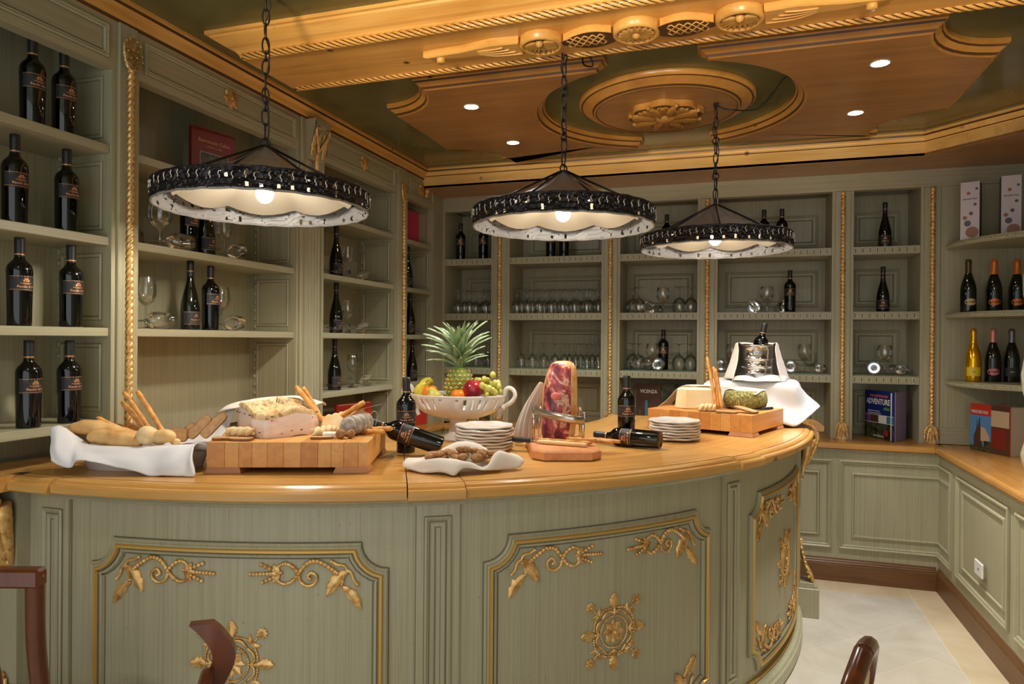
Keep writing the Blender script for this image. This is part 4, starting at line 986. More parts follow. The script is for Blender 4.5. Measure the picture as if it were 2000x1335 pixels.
for z, s in ((BZ[1],'middle'),(BZ[2]+.008,'lowest')):
    for x, q, y in ((-.755,'far left',5.33),(-.700,'second from left',5.25),(-.405,'second from right',5.27),(-.325,'far right',5.29)):
        glass('balloon', upside('balloon', x, y, z), 'upside-down round glass, %s on the %s shelf left of the far lamp' % (q, s), 'round glasses left of the far lamp')
RG = 'round glasses in small groups'
glass('balloon', lying('balloon', -.615, 5.30, BZ[1], R(-115)), 'round glass lying beneath the upright one, middle shelf left of the far lamp', RG)
glass('balloon', T(-.531, 5.33, BZ[1]+.035), 'upright round glass in the middle of the shelf left of the far lamp', RG).location.z = BZ[1]
glass('balloon', T(-.60, 5.27, BZ[2]+.008), 'upright round glass in front of the bottle on the lowest back shelf', RG)
glass('balloon', lying('balloon', -.56, 5.24, BZ[2]+.008, R(-75)), 'round glass lying mouth forward before the bottle on the lowest back shelf', RG)
glass('balloon', lying('balloon', -.665, 5.33, BZ[2]+.008, R(-15)), 'round glass lying sideways left of the upright one on the lowest back shelf', RG)
for xs, z, bay in (((.14,.205,.29),BZ[1],'middle shelf behind the far lamp'),((.385,.462,.525),BZ[2]+.008,'lowest shelf right of the ice bucket'),((-.085,-.03,.03),BZ[2]+.008,'lowest shelf left of the ice bucket'),((.915,.975,1.03),BZ[2]+.008,'lowest shelf above the blue book')):
    glass('balloon', T(xs[1], 5.38, z), 'upright round glass of the trio on the '+bay, RG)
    glass('balloon', lying('balloon', xs[0]-.02, 5.30, z, R(-100)), 'left lying round glass of the trio on the '+bay, RG)
    glass('balloon' if bay[0:6] == 'middle' else 'small', lying('balloon' if bay[0:6] == 'middle' else 'small', xs[2]+.02, 5.29, z, R(-80)), 'right lying glass of the trio on the '+bay, RG)
# corner niche: gift boxes and sparkling wines
ORANGE = mat('orange_foil', (224,120,28), .35, .2); PINKF = mat('pink_foil', (214,140,128), .35, .4); DGOLD = mat('dark_gold_foil', (84,70,40), .35, .5); SILV = mat('grey_foil', (120,116,124), .3, .6); YEL = mat('gold_film', (226,168,20), .12, .75); YLAB = mat('yellow_label', (230,196,40), .45); CRL = mat('cream_label', (206,186,130), .5); PKL = mat('pink_label', (206,120,120), .5); DKT = mat('dark_lettering', (40,32,30), .6)
def spark(x, y, z, label, foil, lab, body=None, rz=-100):
    t = thing('sparkling_wine_bottle', label, 'bottle', (x,y,z), R(rz), 'sparkling wines in the corner niche'); bottle_parts(t, 'C', lab, foil, body); return t
spark(1.36,4.97,1.7455,'dark sparkling wine bottle with bronze neck and cream oval label, left in corner niche', DGOLD, (CRL,'oval','short','CUVEE',DKT), None, -85)
spark(1.505,5.0,1.7455,'sparkling wine bottle with orange neck and orange label, centre of upper row in corner niche', ORANGE, (ORANGE,'oval','long','BRUT',DKT))
spark(1.632,5.02,1.7455,'rightmost orange-necked sparkling wine bottle, cut by the picture edge', ORANGE, (ORANGE,'oval','long','BRUT',DKT))
spark(1.39,4.97,1.3185,'shiny golden sparkling wine bottle with yellow label in corner niche', YEL, (YLAB,'rect','long','ORO',DKT), YEL)
spark(1.50,4.99,1.3185,'dark sparkling wine bottle with pink neck and pink oval label', PINKF, (PKL,'oval','short','ROSE',DKT))
spark(1.605,5.01,1.3185,'dark sparkling wine bottle with grey neck and dark label, right end of lower row', SILV, (LABEL,'rect','short','BRUT',CRL))
BOXW = mat('white_carton', (206,196,200), .45); BOXB = mat('black_carton', (20,16,16), .4); DISC_D = mat('print_dark_bubble', (70,68,74), .35); DISC_C = mat('print_copper_bubble', (150,90,56), .35)
for (x, y, rz, h, lb) in ((1.375,4.985,-22,.355,'white and black gift box with copper bubbles, left on the niche\'s top shelf'),(1.565,4.93,-12,.37,'white and black gift box with copper bubbles, right on the niche\'s top shelf')):
    t = thing('gift_box', lb, 'box', (x,y,2.1905), R(rz), 'gift boxes in the corner niche')
    MB().box(-.05,.05,-.048,.05,0,h,0,None,.002).build('carton', BOXB, t, True)
    MB().box(-.0495,.0495,-.0495,-.048,.001,h-.001).build('front_face', BOXW, t, True)
    for (u,v,r_,mt) in ((.012,.045,.034,DISC_C),(-.012,.10,.018,DISC_D),(-.026,.135,.012,DISC_C),(.006,.16,.011,DISC_D),(.026,.215,.009,DISC_D),(-.008,.285,.010,DISC_C),(.034,.31,.008,DISC_D)):
        MB().prism([(u+r_*cos(2*pi*i/20), v+r_*sin(2*pi*i/20)) for i in range(20)], 0, .0004, 0, Matrix(((1,0,0,0),(0,0,-1,-.0496),(0,1,0,0),(0,0,0,1)))).build('printed_bubble', mt, t, True)
    q = text_mb('FERGHETTINA', .0125, 'CENTER', .95, .0003); q.map(lambda a,b,c: (a, -.0499, .245+b)); q.build('lettering', DKT, t, True)
# books
def cover(t, name, w, h, th, mt, off=(0,0), local=True): return MB().box(off[0], off[0]+w, -th, 0, 0, h, 0, None, .001).build(name, mt, t, True)
def fprint(t, u0, u1, v0, v1, mt, y, name='cover_print', k=0): return MB().box(u0, u1, y-.0006-k*.0003, y, v0, v1).build(name, mt, t, True)
def ftext(t, s, size, u, v, mt, y, align='LEFT', sx=1.0, bold=0.0, k=2):
    q = text_mb(s, size, align, sx, bold); q.map(lambda a,b,c: (u+a, y-.0009-k*.0003, v+b)); return q.build('cover_lettering', mt, t, True)
BLUE = mat('book_blue', (24,44,116), .35); LILAC = mat('book_lilac', (150,136,176), .4); WHT = mat('book_white', (232,228,224), .4); ORG = mat('book_orange_text', (226,110,60), .5); GRN = mat('book_green_text', (120,180,60), .5); DKG = mat('book_dark_photo', (44,46,36), .4); setcol(DKG, ramp(DKG, noise_n(DKG, coord(DKG), 22, 4), [(.35,(22,22,18)),(.6,(84,88,62)),(.75,(30,34,24))]))
SKY = mat('book_sky', (86,140,196), .4); PURP = mat('book_purple_photo', (120,70,130), .4); TEAL = mat('book_teal_photo', (60,130,160), .4); PAGE = mat('book_pages', (214,206,192), .7); REDB = mat('book_red', (190,52,36), .45); REDD = mat('book_dark_red', (128,38,28), .45); BRN = mat('book_brown_photo', (84,56,44), .4); STONE = mat('book_stone_photo', (196,172,140), .45); PINKC = mat('pink_card', (206,62,92), .6)
t = thing('open_standing_book', 'blue travel atlas standing open on worktop at right of the back wall', 'book', (.865,5.40,.901), atan2(5.14-5.40,.995-.865))
W = .29; H = .325; cover(t, 'front_cover', W, H, .008, BLUE); Y = -.008
ftext(t, 'THE AUSTRALIAN', .024, .05, .283, ORG, Y, 'LEFT', .95, .0006); ftext(t, 'ADVENTURE', .052, .015, .235, WHT, Y, 'LEFT', .80, .0012); ftext(t, 'atlas', .034, .19, .20, GRN, Y, 'LEFT', 1, .0004)
for k in range(4): fprint(t, .03, .15+.012*((k*7) % 3), .185-.014*k, .189-.014*k, WHT, Y)
fprint(t, 0, W, .0, .165, DKG, Y); fprint(t, 0, W, .160, .163, WHT, Y, k=1); fprint(t, 0, W, .108, .111, WHT, Y, k=1)
fprint(t, 0, .06, .111, .160, PURP, Y, k=1); fprint(t, .06, .135, .111, .160, BRN, Y, k=1); fprint(t, .14, .22, .111, .160, WHT, Y, k=1); fprint(t, .22, W, .111, .160, TEAL, Y, k=1)
MB().lathe([(.0001,.0006),(.02,.0004)], 14, 0, True, Matrix(((1,0,0,.22),(0,0,-1,Y-.001),(0,1,0,.045),(0,0,0,1)))).build('cover_print', mat('book_red_spot', (170,40,50), .5), t, True)
ftext(t, 'Lee Atkinson', .022, .09, .015, WHT, Y, 'LEFT', .9, .0004)
cM = Matrix.Translation((W,0,0)) @ Matrix.Rotation(R(124), 4, 'Z')
MB().box(0,.20,-.004,.004,0,H,0,cM).build('back_cover', LILAC, t, True)
MB().box(.004,.19,.006,.028,.004,H-.006,0,cM).build('page_block', PAGE, t, True)
t = thing('open_standing_book', 'city guide with red title band standing open on the right worktop', 'book', (1.388,4.985,.901), atan2(4.71-4.985,1.505-1.388))
W = .30; H = .285; cover(t, 'front_cover', W, H, .006, BRN); Y = -.006
fprint(t, 0, .165, 0, H-.001, SKY, Y); fprint(t, 0, .165, .215, H, REDB, Y, k=1); fprint(t, .165, W, .16, H-.03, STONE, Y); fprint(t, .165,W-.02,.03,.15, REDD, Y)
q = MB(); q.prism([(.03,.02),(.03,.09),(.05,.13),(.055,.19),(.062,.13),(.07,.19),(.078,.205),(.082,.15),(.10,.02)], 0, .001); q.map(lambda a,b,c: (a, Y-.0012-c, b)); q.build('cover_print', BRN, t, True)
q = MB(); q.prism([(.085,.06),(.085,.15),(.12,.14),(.155,.09),(.155,.07)], 0, .001); q.map(lambda a,b,c: (a, Y-.0013-c, b)); q.build('cover_print', STONE, t, True)
fprint(t, .0, .165, 0, .03, DKG, Y, k=2); fprint(t, .11, .165, .03, .065, DKG, Y, k=2)
ftext(t, 'FIRENZE IERI E OGGI', .026, .008, .228, WHT, Y, 'LEFT', .56, .0004, 3)
cM = Matrix.Translation((W,0,0)) @ Matrix.Rotation(R(120), 4, 'Z')
for k in range(3): MB().box(0,.26,-.004+.05*0,.004,0,H-.004,0,Matrix.Translation((W-.004,.0,0)) @ Matrix.Rotation(R(98+16*k),4,'Z')).build('page_leaf', PAGE, t, True)
MB().box(0,.28,-.003,.003,.0,H,0,Matrix.Translation((W,.0,0)) @ Matrix.Rotation(R(150),4,'Z')).build('back_cover', REDB, t, True)
t = thing('standing_book', 'brown illustrated city book standing open behind the second plate stack', 'book', (-.72,5.33,.901), R(-14))
W = .19; H = .33; cover(t, 'front_cover', W, H, .008, BRN); Y = -.008
ftext(t, 'VICENZA', .036, .03, .262, WHT, Y, 'LEFT', .9, .0005)
for u, mt in ((.0,DKG),(.05,TEAL),(.075,BRN),(.10,WHT),(.125,SKY),(.15,WHT)): fprint(t, u+.02, u+.04, .0, .17+.04*sin(u*40), mt, Y)
MB().box(0,.24,-.004,.004,0,H,0,Matrix.Translation((W,0,0)) @ Matrix.Rotation(R(30),4,'Z')).build('inner_page', DKG, t, True)
MB().box(0,.25,-.012,.012,0,H-.004,0,Matrix.Translation((W,.03,0)) @ Matrix.Rotation(R(42),4,'Z')).build('page_block', PAGE, t, True)
t = thing('standing_book', 'dark red art book leaning on the top shelf behind the nearest lamp', 'book', (-2.44,2.63,SZ[0]+.001), R(80))
W = .25; H = .265; cover(t, 'front_cover', W, H, .02, REDD); Y = -.02
ftext(t, 'Benvenuto Cellini', .024, W/2, .20, PRINT, Y, 'CENTER', 1.05); ftext(t, 'scultore e orafo', .013, W/2, .18, PRINT, Y, 'CENTER')
fprint(t, .045, .205, .02, .155, STONE, Y); fprint(t, .048, .202, .023, .152, DKG, Y, k=1)
q = MB(); q.prism([(.09,.03),(.085,.08),(.10,.11),(.10,.13),(.115,.135),(.12,.115),(.17,.12),(.17,.11),(.125,.10),(.12,.03)], 0, .001); q.map(lambda a,b,c: (a, Y-.001-c, b)); q.build('cover_print', mat('bronze_photo',(150,92,44),.5), t, True)
t = thing('standing_card', 'plain pink card standing on the top shelf of the narrow left corner bay', 'card', (-2.40,4.79,SZ[0]+.001), R(86))
MB().box(0,.215,-.012,0,0,.26,0,None,.001).build('card', PINKC, t, True)
t = thing('standing_book', 'red book standing on the worktop right of the fluted pilaster', 'book', (-2.42,3.85,.901), R(80))
cover(t, 'front_cover', .34, .235, .02, REDB); fprint(t, .2, .32, .12, .15, WHT, -.02); fprint(t, .02, .32, .225, .228, WHT, -.02)
t = thing('standing_book', 'red book with cream title strip behind the fruit bowl\'s left handle', 'book', (-2.37,4.695,.901), R(75))
cover(t, 'front_cover', .25, .245, .03, REDB); fprint(t, .05, .12, .06, .20, CRL, -.03)
t = thing('standing_book', 'small book with cream and ochre striped spine seen below the fruit bowl', 'book', (-2.075,5.30,.901), R(8))
cover(t, 'cover', .10, .16, .03, REDD)
for k, mt in enumerate((CRL, YLAB, CRL, PAGE)): fprint(t, .008+.022*k, .026+.022*k, .004, .15, mt, -.03)

# ------------------------------------------------------------ cloth: control rows -> smooth sheet
def cloth(name, rows, mt, label, k=5, wr=.002, seed=1.0, loc=(0,0,0), rz=0.0, cat='napkin', thick=.0022, parent=None, zmin=None):
    rows = [crom(r, k) for r in rows]; n = len(rows[0]); cols = [crom([r[j] for r in rows], k) for j in range(n)]; m = len(cols[0])
    mb = MB(); mb.add([cols[j][i] for i in range(m) for j in range(n)], [(i*n+j, i*n+j+1, (i+1)*n+j+1, (i+1)*n+j) for i in range(m-1) for j in range(n-1)], 0, True)
    mb.noise(wr, 14, seed); mb.noise(wr*.5, 45, seed+3)
    if zmin is not None: mb.v = [(x, y, max(z, zmin)) for x, y, z in mb.v]
    M = T(loc[0], loc[1], loc[2], rz); mb.v = [tuple(M @ Vector(p)) for p in mb.v]
    if parent is not None: o = mb.build(name, mt, parent)
    else: o = mb.build(name, mt); tag(o, label, cat)
    s = o.modifiers.new('thickness', 'SOLIDIFY'); s.thickness = thick; s.offset = 0
    return o
ZT = 1.1005
# ------------------------------------------------------------ bread basket under a white napkin
t = thing('bread_tray', 'white handled tray under the bread and napkin at left end of the bar', 'tray', (-1.955, 1.918, ZT), R(24))
mb = MB(); el = [(.22*cos(2*pi*i/40), .115*sin(2*pi*i/40)) for i in range(40)]
mb.mould(el, [(.03,0),(.02,.03),(0,.058),(.006,.06),(.03,.05)], True, 0, None, True, True); mb.build('tray_body', WHITE, t, True)
MB().tube(crom([(-.205,.03,.055),(-.24,.025,.085),(-.29,.0,.10),(-.285,-.03,.098),(-.24,-.03,.08),(-.21,-.03,.055)],6), .007, 8, 0, False, True, None, True, .6).build('handle', WHITE, t, True)
HEM = [(-2.107,1.687,1.150),(-2.072,1.699,1.128),(-2.045,1.707,1.129),(-2.025,1.714,1.152),(-1.973,1.73,1.146),(-1.863,1.765,1.121),(-1.806,1.783,1.104),(-1.757,1.797,1.1035),(-1.70,1.815,1.1035),(-1.66,1.826,1.106),(-1.705,1.86,1.155)]
TOP = [(-2.175,1.75,1.249),(-2.15,1.758,1.251),(-2.116,1.768,1.22),(-2.095,1.774,1.195),(-2.02,1.797,1.186),(-1.909,1.831,1.184),(-1.819,1.858,1.188),(-1.76,1.872,1.192),(-1.73,1.885,1.194),(-1.715,1.893,1.196),(-1.715,1.895,1.198)]
MID = [tuple((a[i]*.5+b[i]*.5)-(.012 if i == 1 else 0) for i in range(3)) for a, b in zip(HEM, TOP)]
MID = [(p[0], p[1]+(.012 if j in (3,4) else (-.010 if j % 2 else .006)), p[2]) for j, p in enumerate(MID)]
INN = [(p[0]+.03, p[1]+.07, 1.170) for p in TOP]
BCK = [(-2.14,1.88,1.19),(-2.10,1.90,1.175),(-2.06,1.92,1.170),(-2.02,1.94,1.168),(-1.97,1.96,1.168),(-1.91,1.99,1.168),(-1.86,2.01,1.170),(-1.82,2.03,1.175),(-1.79,2.05,1.180),(-1.77,2.06,1.185),(-1.755,2.07,1.19)]
BK2 = [(-2.15,1.93,1.215),(-2.11,1.96,1.195),(-2.07,1.99,1.18),(-2.03,2.02,1.18),(-1.98,2.05,1.19),(-1.93,2.08,1.205),(-1.885,2.10,1.225),(-1.85,2.12,1.25),(-1.82,2.13,1.272),(-1.795,2.14,1.285),(-1.77,2.15,1.29)]
cloth('napkin', [HEM, MID, TOP, INN, BCK, BK2], LINEN, 'large white napkin hanging over the front of the bread tray', 5, .0035, 2.0, zmin=1.1025)
def loaf(name, pts, r, mt, label, cat, group=None, n=14, sc=1.0, slash=True, seed=0.0):
    c = crom(pts, 7); k = len(c); rr = [r*(max(.04, sin(pi*min(max((i+.6)/(k+.2),0),1))**.38))*(1+.05*sin(i*1.3+seed)) for i in range(k)]
    mb = MB().tube(c, rr, n, 0, False, True, None, True, sc); mb.noise(r*.09, 22, seed); o = mb.build(name, mt); return tag(o, label, cat, group)
loaf('baguette', [(-2.165,1.80,1.238),(-2.11,1.83,1.240),(-2.06,1.86,1.226),(-2.00,1.89,1.206),(-1.95,1.93,1.195)], .030, CRUST, 'baguette lying behind the front one, its blunt end raised at left', 'bread', seed=1)
loaf('baguette', [(-2.09,1.808,1.212),(-2.05,1.822,1.212),(-2.0,1.838,1.206),(-1.95,1.852,1.199),(-1.915,1.865,1.195)], .028, CRUST, 'plump baguette in front, lying along the edge of the white napkin', 'bread', seed=4)
def roll(x, y, z, rx, ry, rz_, label, a=0.0, mt=None, seed=0.0, cat='bread roll', group='round bread rolls on the napkin'):
    mb = MB().sphere((0,0,0), 1, 0, 18, 12, (rx,ry,rz_)); mb.v = [(p[0], p[1], p[2] if p[2] > -rz_*.72 else -rz_*.72) for p in mb.v]; mb.noise(rx*.06, 30, seed)
    mb.v = [tuple(T(x,y,z,a) @ Vector(p)) for p in mb.v]; o = mb.build('bread_roll', mt or ROLL); return tag(o, label, cat, group)
roll(-1.898,1.868,1.216,.036,.032,.034,'round pale bread roll in the middle of the napkin edge', .3, seed=1)
roll(-1.845,1.888,1.214,.036,.03,.026,'oval pale bread roll nearest the large cutting board', .5, seed=2)
roll(-1.955,1.853,1.198,.030,.024,.022,'flat pale roll between the baguette and the round roll', .2, seed=3)
roll(-1.872,1.895,1.20,.02,.02,.02,'small pale roll wedged between the round and oval rolls', .2, seed=4)
roll(-1.815,1.905,1.196,.018,.012,.012,'tiny pale roll end right of the oval roll', .2, seed=5)
def stick(p0, p1, r, label, group, seed=0.0, bow=0.004, mt=None):
    a = Vector(p0); b = Vector(p1); d = b-a; sd = d.cross(Vector((0.3,0.2,1))).normalized(); k = 14
    pts = [a+d*(i/k)+sd*bow*sin(pi*i/k)+sd*.0012*sin(i*2.1+seed) for i in range(k+1)]
    rr = [r*(.75 if i in (0,k) else 1)*(1+.10*sin(i*1.9+seed)) for i in range(k+1)]
    o = MB().tube(pts, rr, 9).noise(r*.12, 60, seed).build('breadstick', mt or STICK); return tag(o, label, 'breadstick', group)
G1 = 'breadsticks in the bread tray'
stick((-1.950,1.962,1.185),(-2.090,1.952,1.353), .0095, 'tallest upright breadstick in the bread tray, leaning left', G1, 1)
stick((-1.915,1.975,1.185),(-2.052,1.973,1.356), .0090, 'right one of the tall upright breadsticks in the bread tray', G1, 2)
stick((-1.995,1.985,1.19),(-2.108,1.958,1.318), .0085, 'shorter upright breadstick left of the two tall ones', G1, 3)
for i, (x, z) in enumerate(((-2.156,1.238),(-2.128,1.236),(-2.106,1.240),(-2.085,1.244))):
    stick((x+.088,1.975+.008*i,1.192+.004*i),(x+.012*i,1.935+.012*i,z), .0075, '%s flat breadstick of the four fanned behind the baguettes' % ('leftmost','second','third','rightmost')[i], G1, 4+i)
stick((-2.02,1.925,1.203),(-2.13,1.875,1.268), .0085, 'breadstick lying along the back of the raised baguette', G1, 9)
def slice_(M, w, h, th, label, group, name='bread_slice', rnd_=.45, top=RUSK, side=CRUSTD, cat='bread slice'):
    n = 22; pts = []
    for i in range(n):
        a = 2*pi*i/n; c, s = cos(a), sin(a); e = rnd_; pts.append((w/2*math.copysign(abs(c)**e, c)*(1-.08*s), h/2*math.copysign(abs(s)**e, s)))
    mb = MB().mould(pts, [(.002,0),(0,.001),(0,th-.001),(.002,th)], True, 1, M, False, True, 0); b = MB().mould(pts, [(.002,0)]*2, True, 0, M); mb.add([M @ Vector((x,y,0)) for x,y in pts], [tuple(range(n-1,-1,-1))], 0)
    o = mb.build(name, [top, side]); return tag(o, label, cat, group)
G2 = 'brown bread slices standing in the napkin'
for i, (x, y, z, h) in enumerate(((-1.862,2.015,1.215,.07),(-1.825,2.03,1.232,.10),(-1.778,2.048,1.238,.11))):
    slice_(Matrix.Translation((x,y,z)) @ Matrix.Rotation(R(18),4,'Z') @ Matrix.Rotation(R(42),4,'Y') @ Matrix.Rotation(R(78),4,'X'), .035, h, .012, '%s leaning brown bread slice standing at right in the napkin' % ('shortest','middle','tallest')[i], G2)
slice_(T(-1.88,1.985,1.205,.3) @ Matrix.Rotation(R(70),4,'X'), .07, .05, .008, 'small dark bread slice behind the rolls, in the shade', G2)

# ------------------------------------------------------------ cutting boards made of glued staves
STV = [wood('stave_%d' % i, lo, mid, hi, (14,14,2.0) if False else (30,2.0,30), .45, None, None) for i, (lo, mid, hi) in enumerate((((176,114,52),(200,138,68),(216,158,88)),((162,100,46),(186,122,58),(204,144,76)),((188,128,62),(208,152,80),(222,168,100))))]
FOOTW = wood('board_foot_wood', (150,92,50), (178,118,72), (198,140,92), (3,30,30), .5)
def board(loc, rz, label, w=.54, d=.47):
    t = thing('cutting_board', label, 'cutting board', (loc[0], loc[1], ZT), R(rz), 'thick cutting boards on the bar'); x = -w/2; r = random.Random(int(w*1000+rz)); k = 0
    while x < w/2-.001:
        q = min(x+r.uniform(.042,.062), w/2); q = w/2 if w/2-q < .02 else q
        MB().box(x+.0003, q-.0003, -d/2, d/2, .020, .104, 0, None, .0008).build('stave', STV[r.choice((0,1,2,0,2))], t, True); x = q; k += 1
    for sx in (-1,1):
        for sy in (-1,1):
            cx, cy = sx*(w/2-.055), sy*(d/2-.045); mb = MB()
            mb.mould([(cx-.058,cy-.05),(cx+.058,cy-.05),(cx+.058,cy+.05),(cx-.058,cy+.05)], [(0,0),(0,.004),(.006,.020)], True, 0, None, False, True); mb.build('foot', FOOTW, t, True)
    return t
B1 = (-1.504, 2.196); r1 = R(20.9)
board(B1, 20.9, 'thick glued wooden cutting board at left, carrying the cured pork block', .53, .46)
def L1(u, v, z): return (B1[0]+u*cos(r1)-v*sin(r1), B1[1]+u*sin(r1)+v*cos(r1), ZT+z)
ZB = .1045
# cured pork block: a wedge with peppered top
pork = mat('pale_pork_face', (240,214,202), .38); _n = noise_n(pork, coord(pork, (1,1,4)), 9, 4, .6, 1.0); setcol(pork, ramp(pork, _n, [(.28,(222,180,168)),(.45,(238,214,202)),(.7,(244,230,220))])); nodes(pork)[2].inputs['Subsurface Weight'].default_value = 0.08
herb = mat('peppered_crust', (196,150,92), .6); _a = noise_n(herb, coord(herb), 60, 3, .7); _b = noise_n(herb, coord(herb), 16, 3); setcol(herb, mix(herb, ramp(herb, _a, [(.50,(0,0,0)),(.62,(210,210,210))]), ramp(herb, _b, [(.35,(214,176,118)),(.5,(226,198,150)),(.65,(196,140,72))]), (84,74,48))); bump(herb, _a, .5, .003)
t = thing('cured_pork_block', 'large pale block of cured pork with a peppered herb crust on top', 'meat', L1(-.085,-.02,ZB+.0005), r1)
foot_ = [(-.005,-.135),(.115,-.02),(.125,.06),(.07,.16),(-.05,.19),(-.17,.14),(-.165,.05),(-.06,-.11)]
ft = resample(foot_, .02)
rings = []
for z, s in ((0,.98),(.004,1.0),(.045,1.01),(.084,1.0),(.097,.985),(.103,.95)):
    rings.append([(x*s+(-.02 if z > .09 else 0)*0, y*s, z+(.012*sin(x*22+y*9)+.010*cos(y*25) if z > .07 else 0)+(-.032*max(0,(x-.02)/.1) if z > .07 else 0)) for x, y in ft])
mb = MB().loft(rings, [0,0,0,1,1], True); c0 = (-.02,.03,.112)
inner = [[(c0[0]+(x-c0[0])*q, c0[1]+(y-c0[1])*q, z+(1-q)*.02*(1 if x < .05 else .5)) for x, y, z in rings[-1]] for q in (1,.7,.4,.02)]
mb.loft(inner, 1, True); mb.noise(.004, 24, 2); mb.build('meat_block', [pork, herb], t, True)
mb = MB(); rr_ = random.Random(3)
for k in range(26):                              # pepper flecks stuck on the cut faces
    a = rr_.uniform(0,1); i = int(a*(len(ft)-1)); z = rr_.choice((.012,.02,.06,.075)); x, y = ft[i]; mb.sphere((x*1.02, y*1.02, z), rr_.uniform(.0015,.003), 0, 6, 4, (1.5,1,.8))
mb.build('pepper_flecks', mat('black_pepper', (40,36,30), .7), t, True)['kind'] = 'stuff'
N0 = [L1(*p) for p in ((-.35,.10,.165),(-.30,.02,.185),(-.24,-.005,.198),(-.19,.05,.215),(-.08,.16,.220),(.0,.13,.190))]
N1 = [L1(*p) for p in ((-.34,.14,.18),(-.30,.10,.20),(-.24,.10,.215),(-.17,.14,.224),(-.07,.19,.224),(.03,.18,.20))]
N2 = [L1(*p) for p in ((-.33,.20,.17),(-.28,.20,.19),(-.22,.21,.20),(-.15,.22,.21),(-.06,.235,.205),(.03,.23,.185))]
cloth('napkin', [N0, N1, N2], LINEN_W, 'small folded napkin draped over the back of the pork block', 5, .002, 5.0)
G3 = 'toasts and snacks on the large left board'
slice_(T(*L1(-.225,-.165,ZB+.001), r1+.25), .085, .055, .008, 'brown toast slice at the front left corner of the left board', G3, 'toast_slice')
slice_(T(*L1(-.165,-.185,ZB+.0008), r1-.1), .075, .05, .008, 'brown toast slice overlapping the front left one on the left board', G3, 'toast_slice').location.z += 0
slice_(T(*L1(-.215,-.10,ZB+.004), r1+.1) @ Matrix.Rotation(R(12),4,'X'), .08, .05, .008, 'toast slice leaning behind the pastry twist on the left board', G3, 'toast_slice')
def twist(p, q, r, label, seed=0):
    a = Vector(p); d = Vector(q)-a; sd = Vector((-d.y, d.x, 0)).normalized(); mb = MB()
    for ph in (0, pi): mb.tube([a+d*(i/18)+sd*r*.6*sin(ph+i*.7)+Vector((0,0,r*.55*cos(ph+i*.7)+r)) for i in range(19)], [r*.8*(.5+.5*min(1,min(i,18-i)/3)) for i in range(19)], 9)
    mb.noise(.001, 50, seed); o = mb.build('pastry_twist', ROLL); return tag(o, label, 'pastry', 'twisted pastry rolls')
twist(L1(-.235,-.135,ZB+.010), L1(-.135,-.155,ZB+.012), .013, 'twisted pale pastry on the toast, left of the pork block')
twist(L1(.055,-.125,ZB+.001), L1(.115,-.03,ZB+.003), .015, 'twisted pale pastry in front of the round cracker, right of pork block', 2)
slice_(T(*L1(.10,.03,ZB+.028), r1) @ Matrix.Rotation(R(62),4,'X'), .085, .07, .010, 'round pale cracker standing behind the pastry twist', G3, 'cracker', .9, ROLL, ROLL, 'cracker')
MB_ = MB().box(-.026,.026,-.022,.022,0,.018,0,T(*L1(.118,-.118,ZB+.0005), r1+.15),.002).build('cheese_piece', mat('white_cheese', (240,232,214), .4)); tag(MB_, 'small white cheese piece left of the walnuts on the left board', 'cheese')
slice_(T(*L1(.095,-.155,ZB+.0005), r1+.1), .075, .022, .008, 'narrow crust strip lying before the white cheese piece', G3, 'bread_crust', .6, ROLL, CRUSTD)
WAL = bread_mat('walnut_shell', (120,78,42), (172,124,78), 60, .6)
def walnut(p, r, label, group, a=0):
    mb = MB().sphere((0,0,0), r, 0, 22, 16, (1,.92,1.05)); mb.v = [tuple(Vector(q)*(1+.05*mnoise.noise(Vector(q)*150+Vector((a,0,0)))+.06*math.exp(-(q[0]/(r*.1))**2))) for q in mb.v]
    mb.v = [tuple(T(p[0],p[1],p[2]+r,a,.4*a) @ Vector(q)) for q in mb.v]; return tag(mb.build('walnut', WAL), label, 'walnut', group)
walnut(L1(.158,-.150,ZB), .0165, 'left walnut of the pair on the left board\'s front edge', 'walnut pair on the left board', .4)
walnut(L1(.192,-.140,ZB), .0155, 'right walnut of the pair on the left board\'s front edge', 'walnut pair on the left board', 1.2)
sal = mat('mouldy_salami_skin', (150,138,126), .75); _s = noise_n(sal, coord(sal), 26, 4, .65); setcol(sal, ramp(sal, _s, [(.35,(112,88,70)),(.5,(164,152,140)),(.68,(206,198,190))]))
t = thing('salami', 'short salami with white mouldy skin tied with string on the left board', 'salami', L1(.195,-.03,ZB), r1+R(70))
MB().tube(crom([(-.075,0,.034),(-.06,0,.034),(0,0,.036),(.06,0,.035),(.078,0,.033)],5), [.006,.018,.026,.031,.033,.0335,.034,.0345,.035,.035,.035,.0345,.034,.034,.033,.033,.031,.027,.021,.013,.006], 18).noise(.0015,40,1).build('salami_body', sal, t, True)
mb = MB()
for x in (-.055,-.02,.02,.055): mb.tube([(x+.006*sin(a*pi/8), .0365*cos(a*pi/8), .035+.0365*sin(a*pi/8)) for a in range(16)], .0013, 5, 0, True)
mb.tube(crom([(.07,.0,.04),(.085,-.02,.075),(.10,-.03,.06),(.10,-.02,.02)],6), .0013, 5); mb.build('string', CREAM, t, True)
G4 = 'breadsticks on the left board'
stick(L1(.065,.06,ZB+.02), L1(-.02,.19,ZB+.19) if False else (-1.615,2.30,1.365), .010, 'long breadstick rising steeply to the left behind the pork block', G4, 11)
stick(L1(.045,.10,ZB+.03), (-1.60,2.325,1.362), .008, 'second steep breadstick just behind the long rising one', G4, 12)
stick(L1(.06,.12,ZB+.012), L1(.20,.10,ZB+.105), .0105, 'breadstick sloping up to the right above the salami', G4, 13)
stick(L1(.08,.165,ZB+.012), L1(.19,.15,ZB+.07), .009, 'pale breadstick lying behind the sloping one on the left board', G4, 14, .012, ROLL)
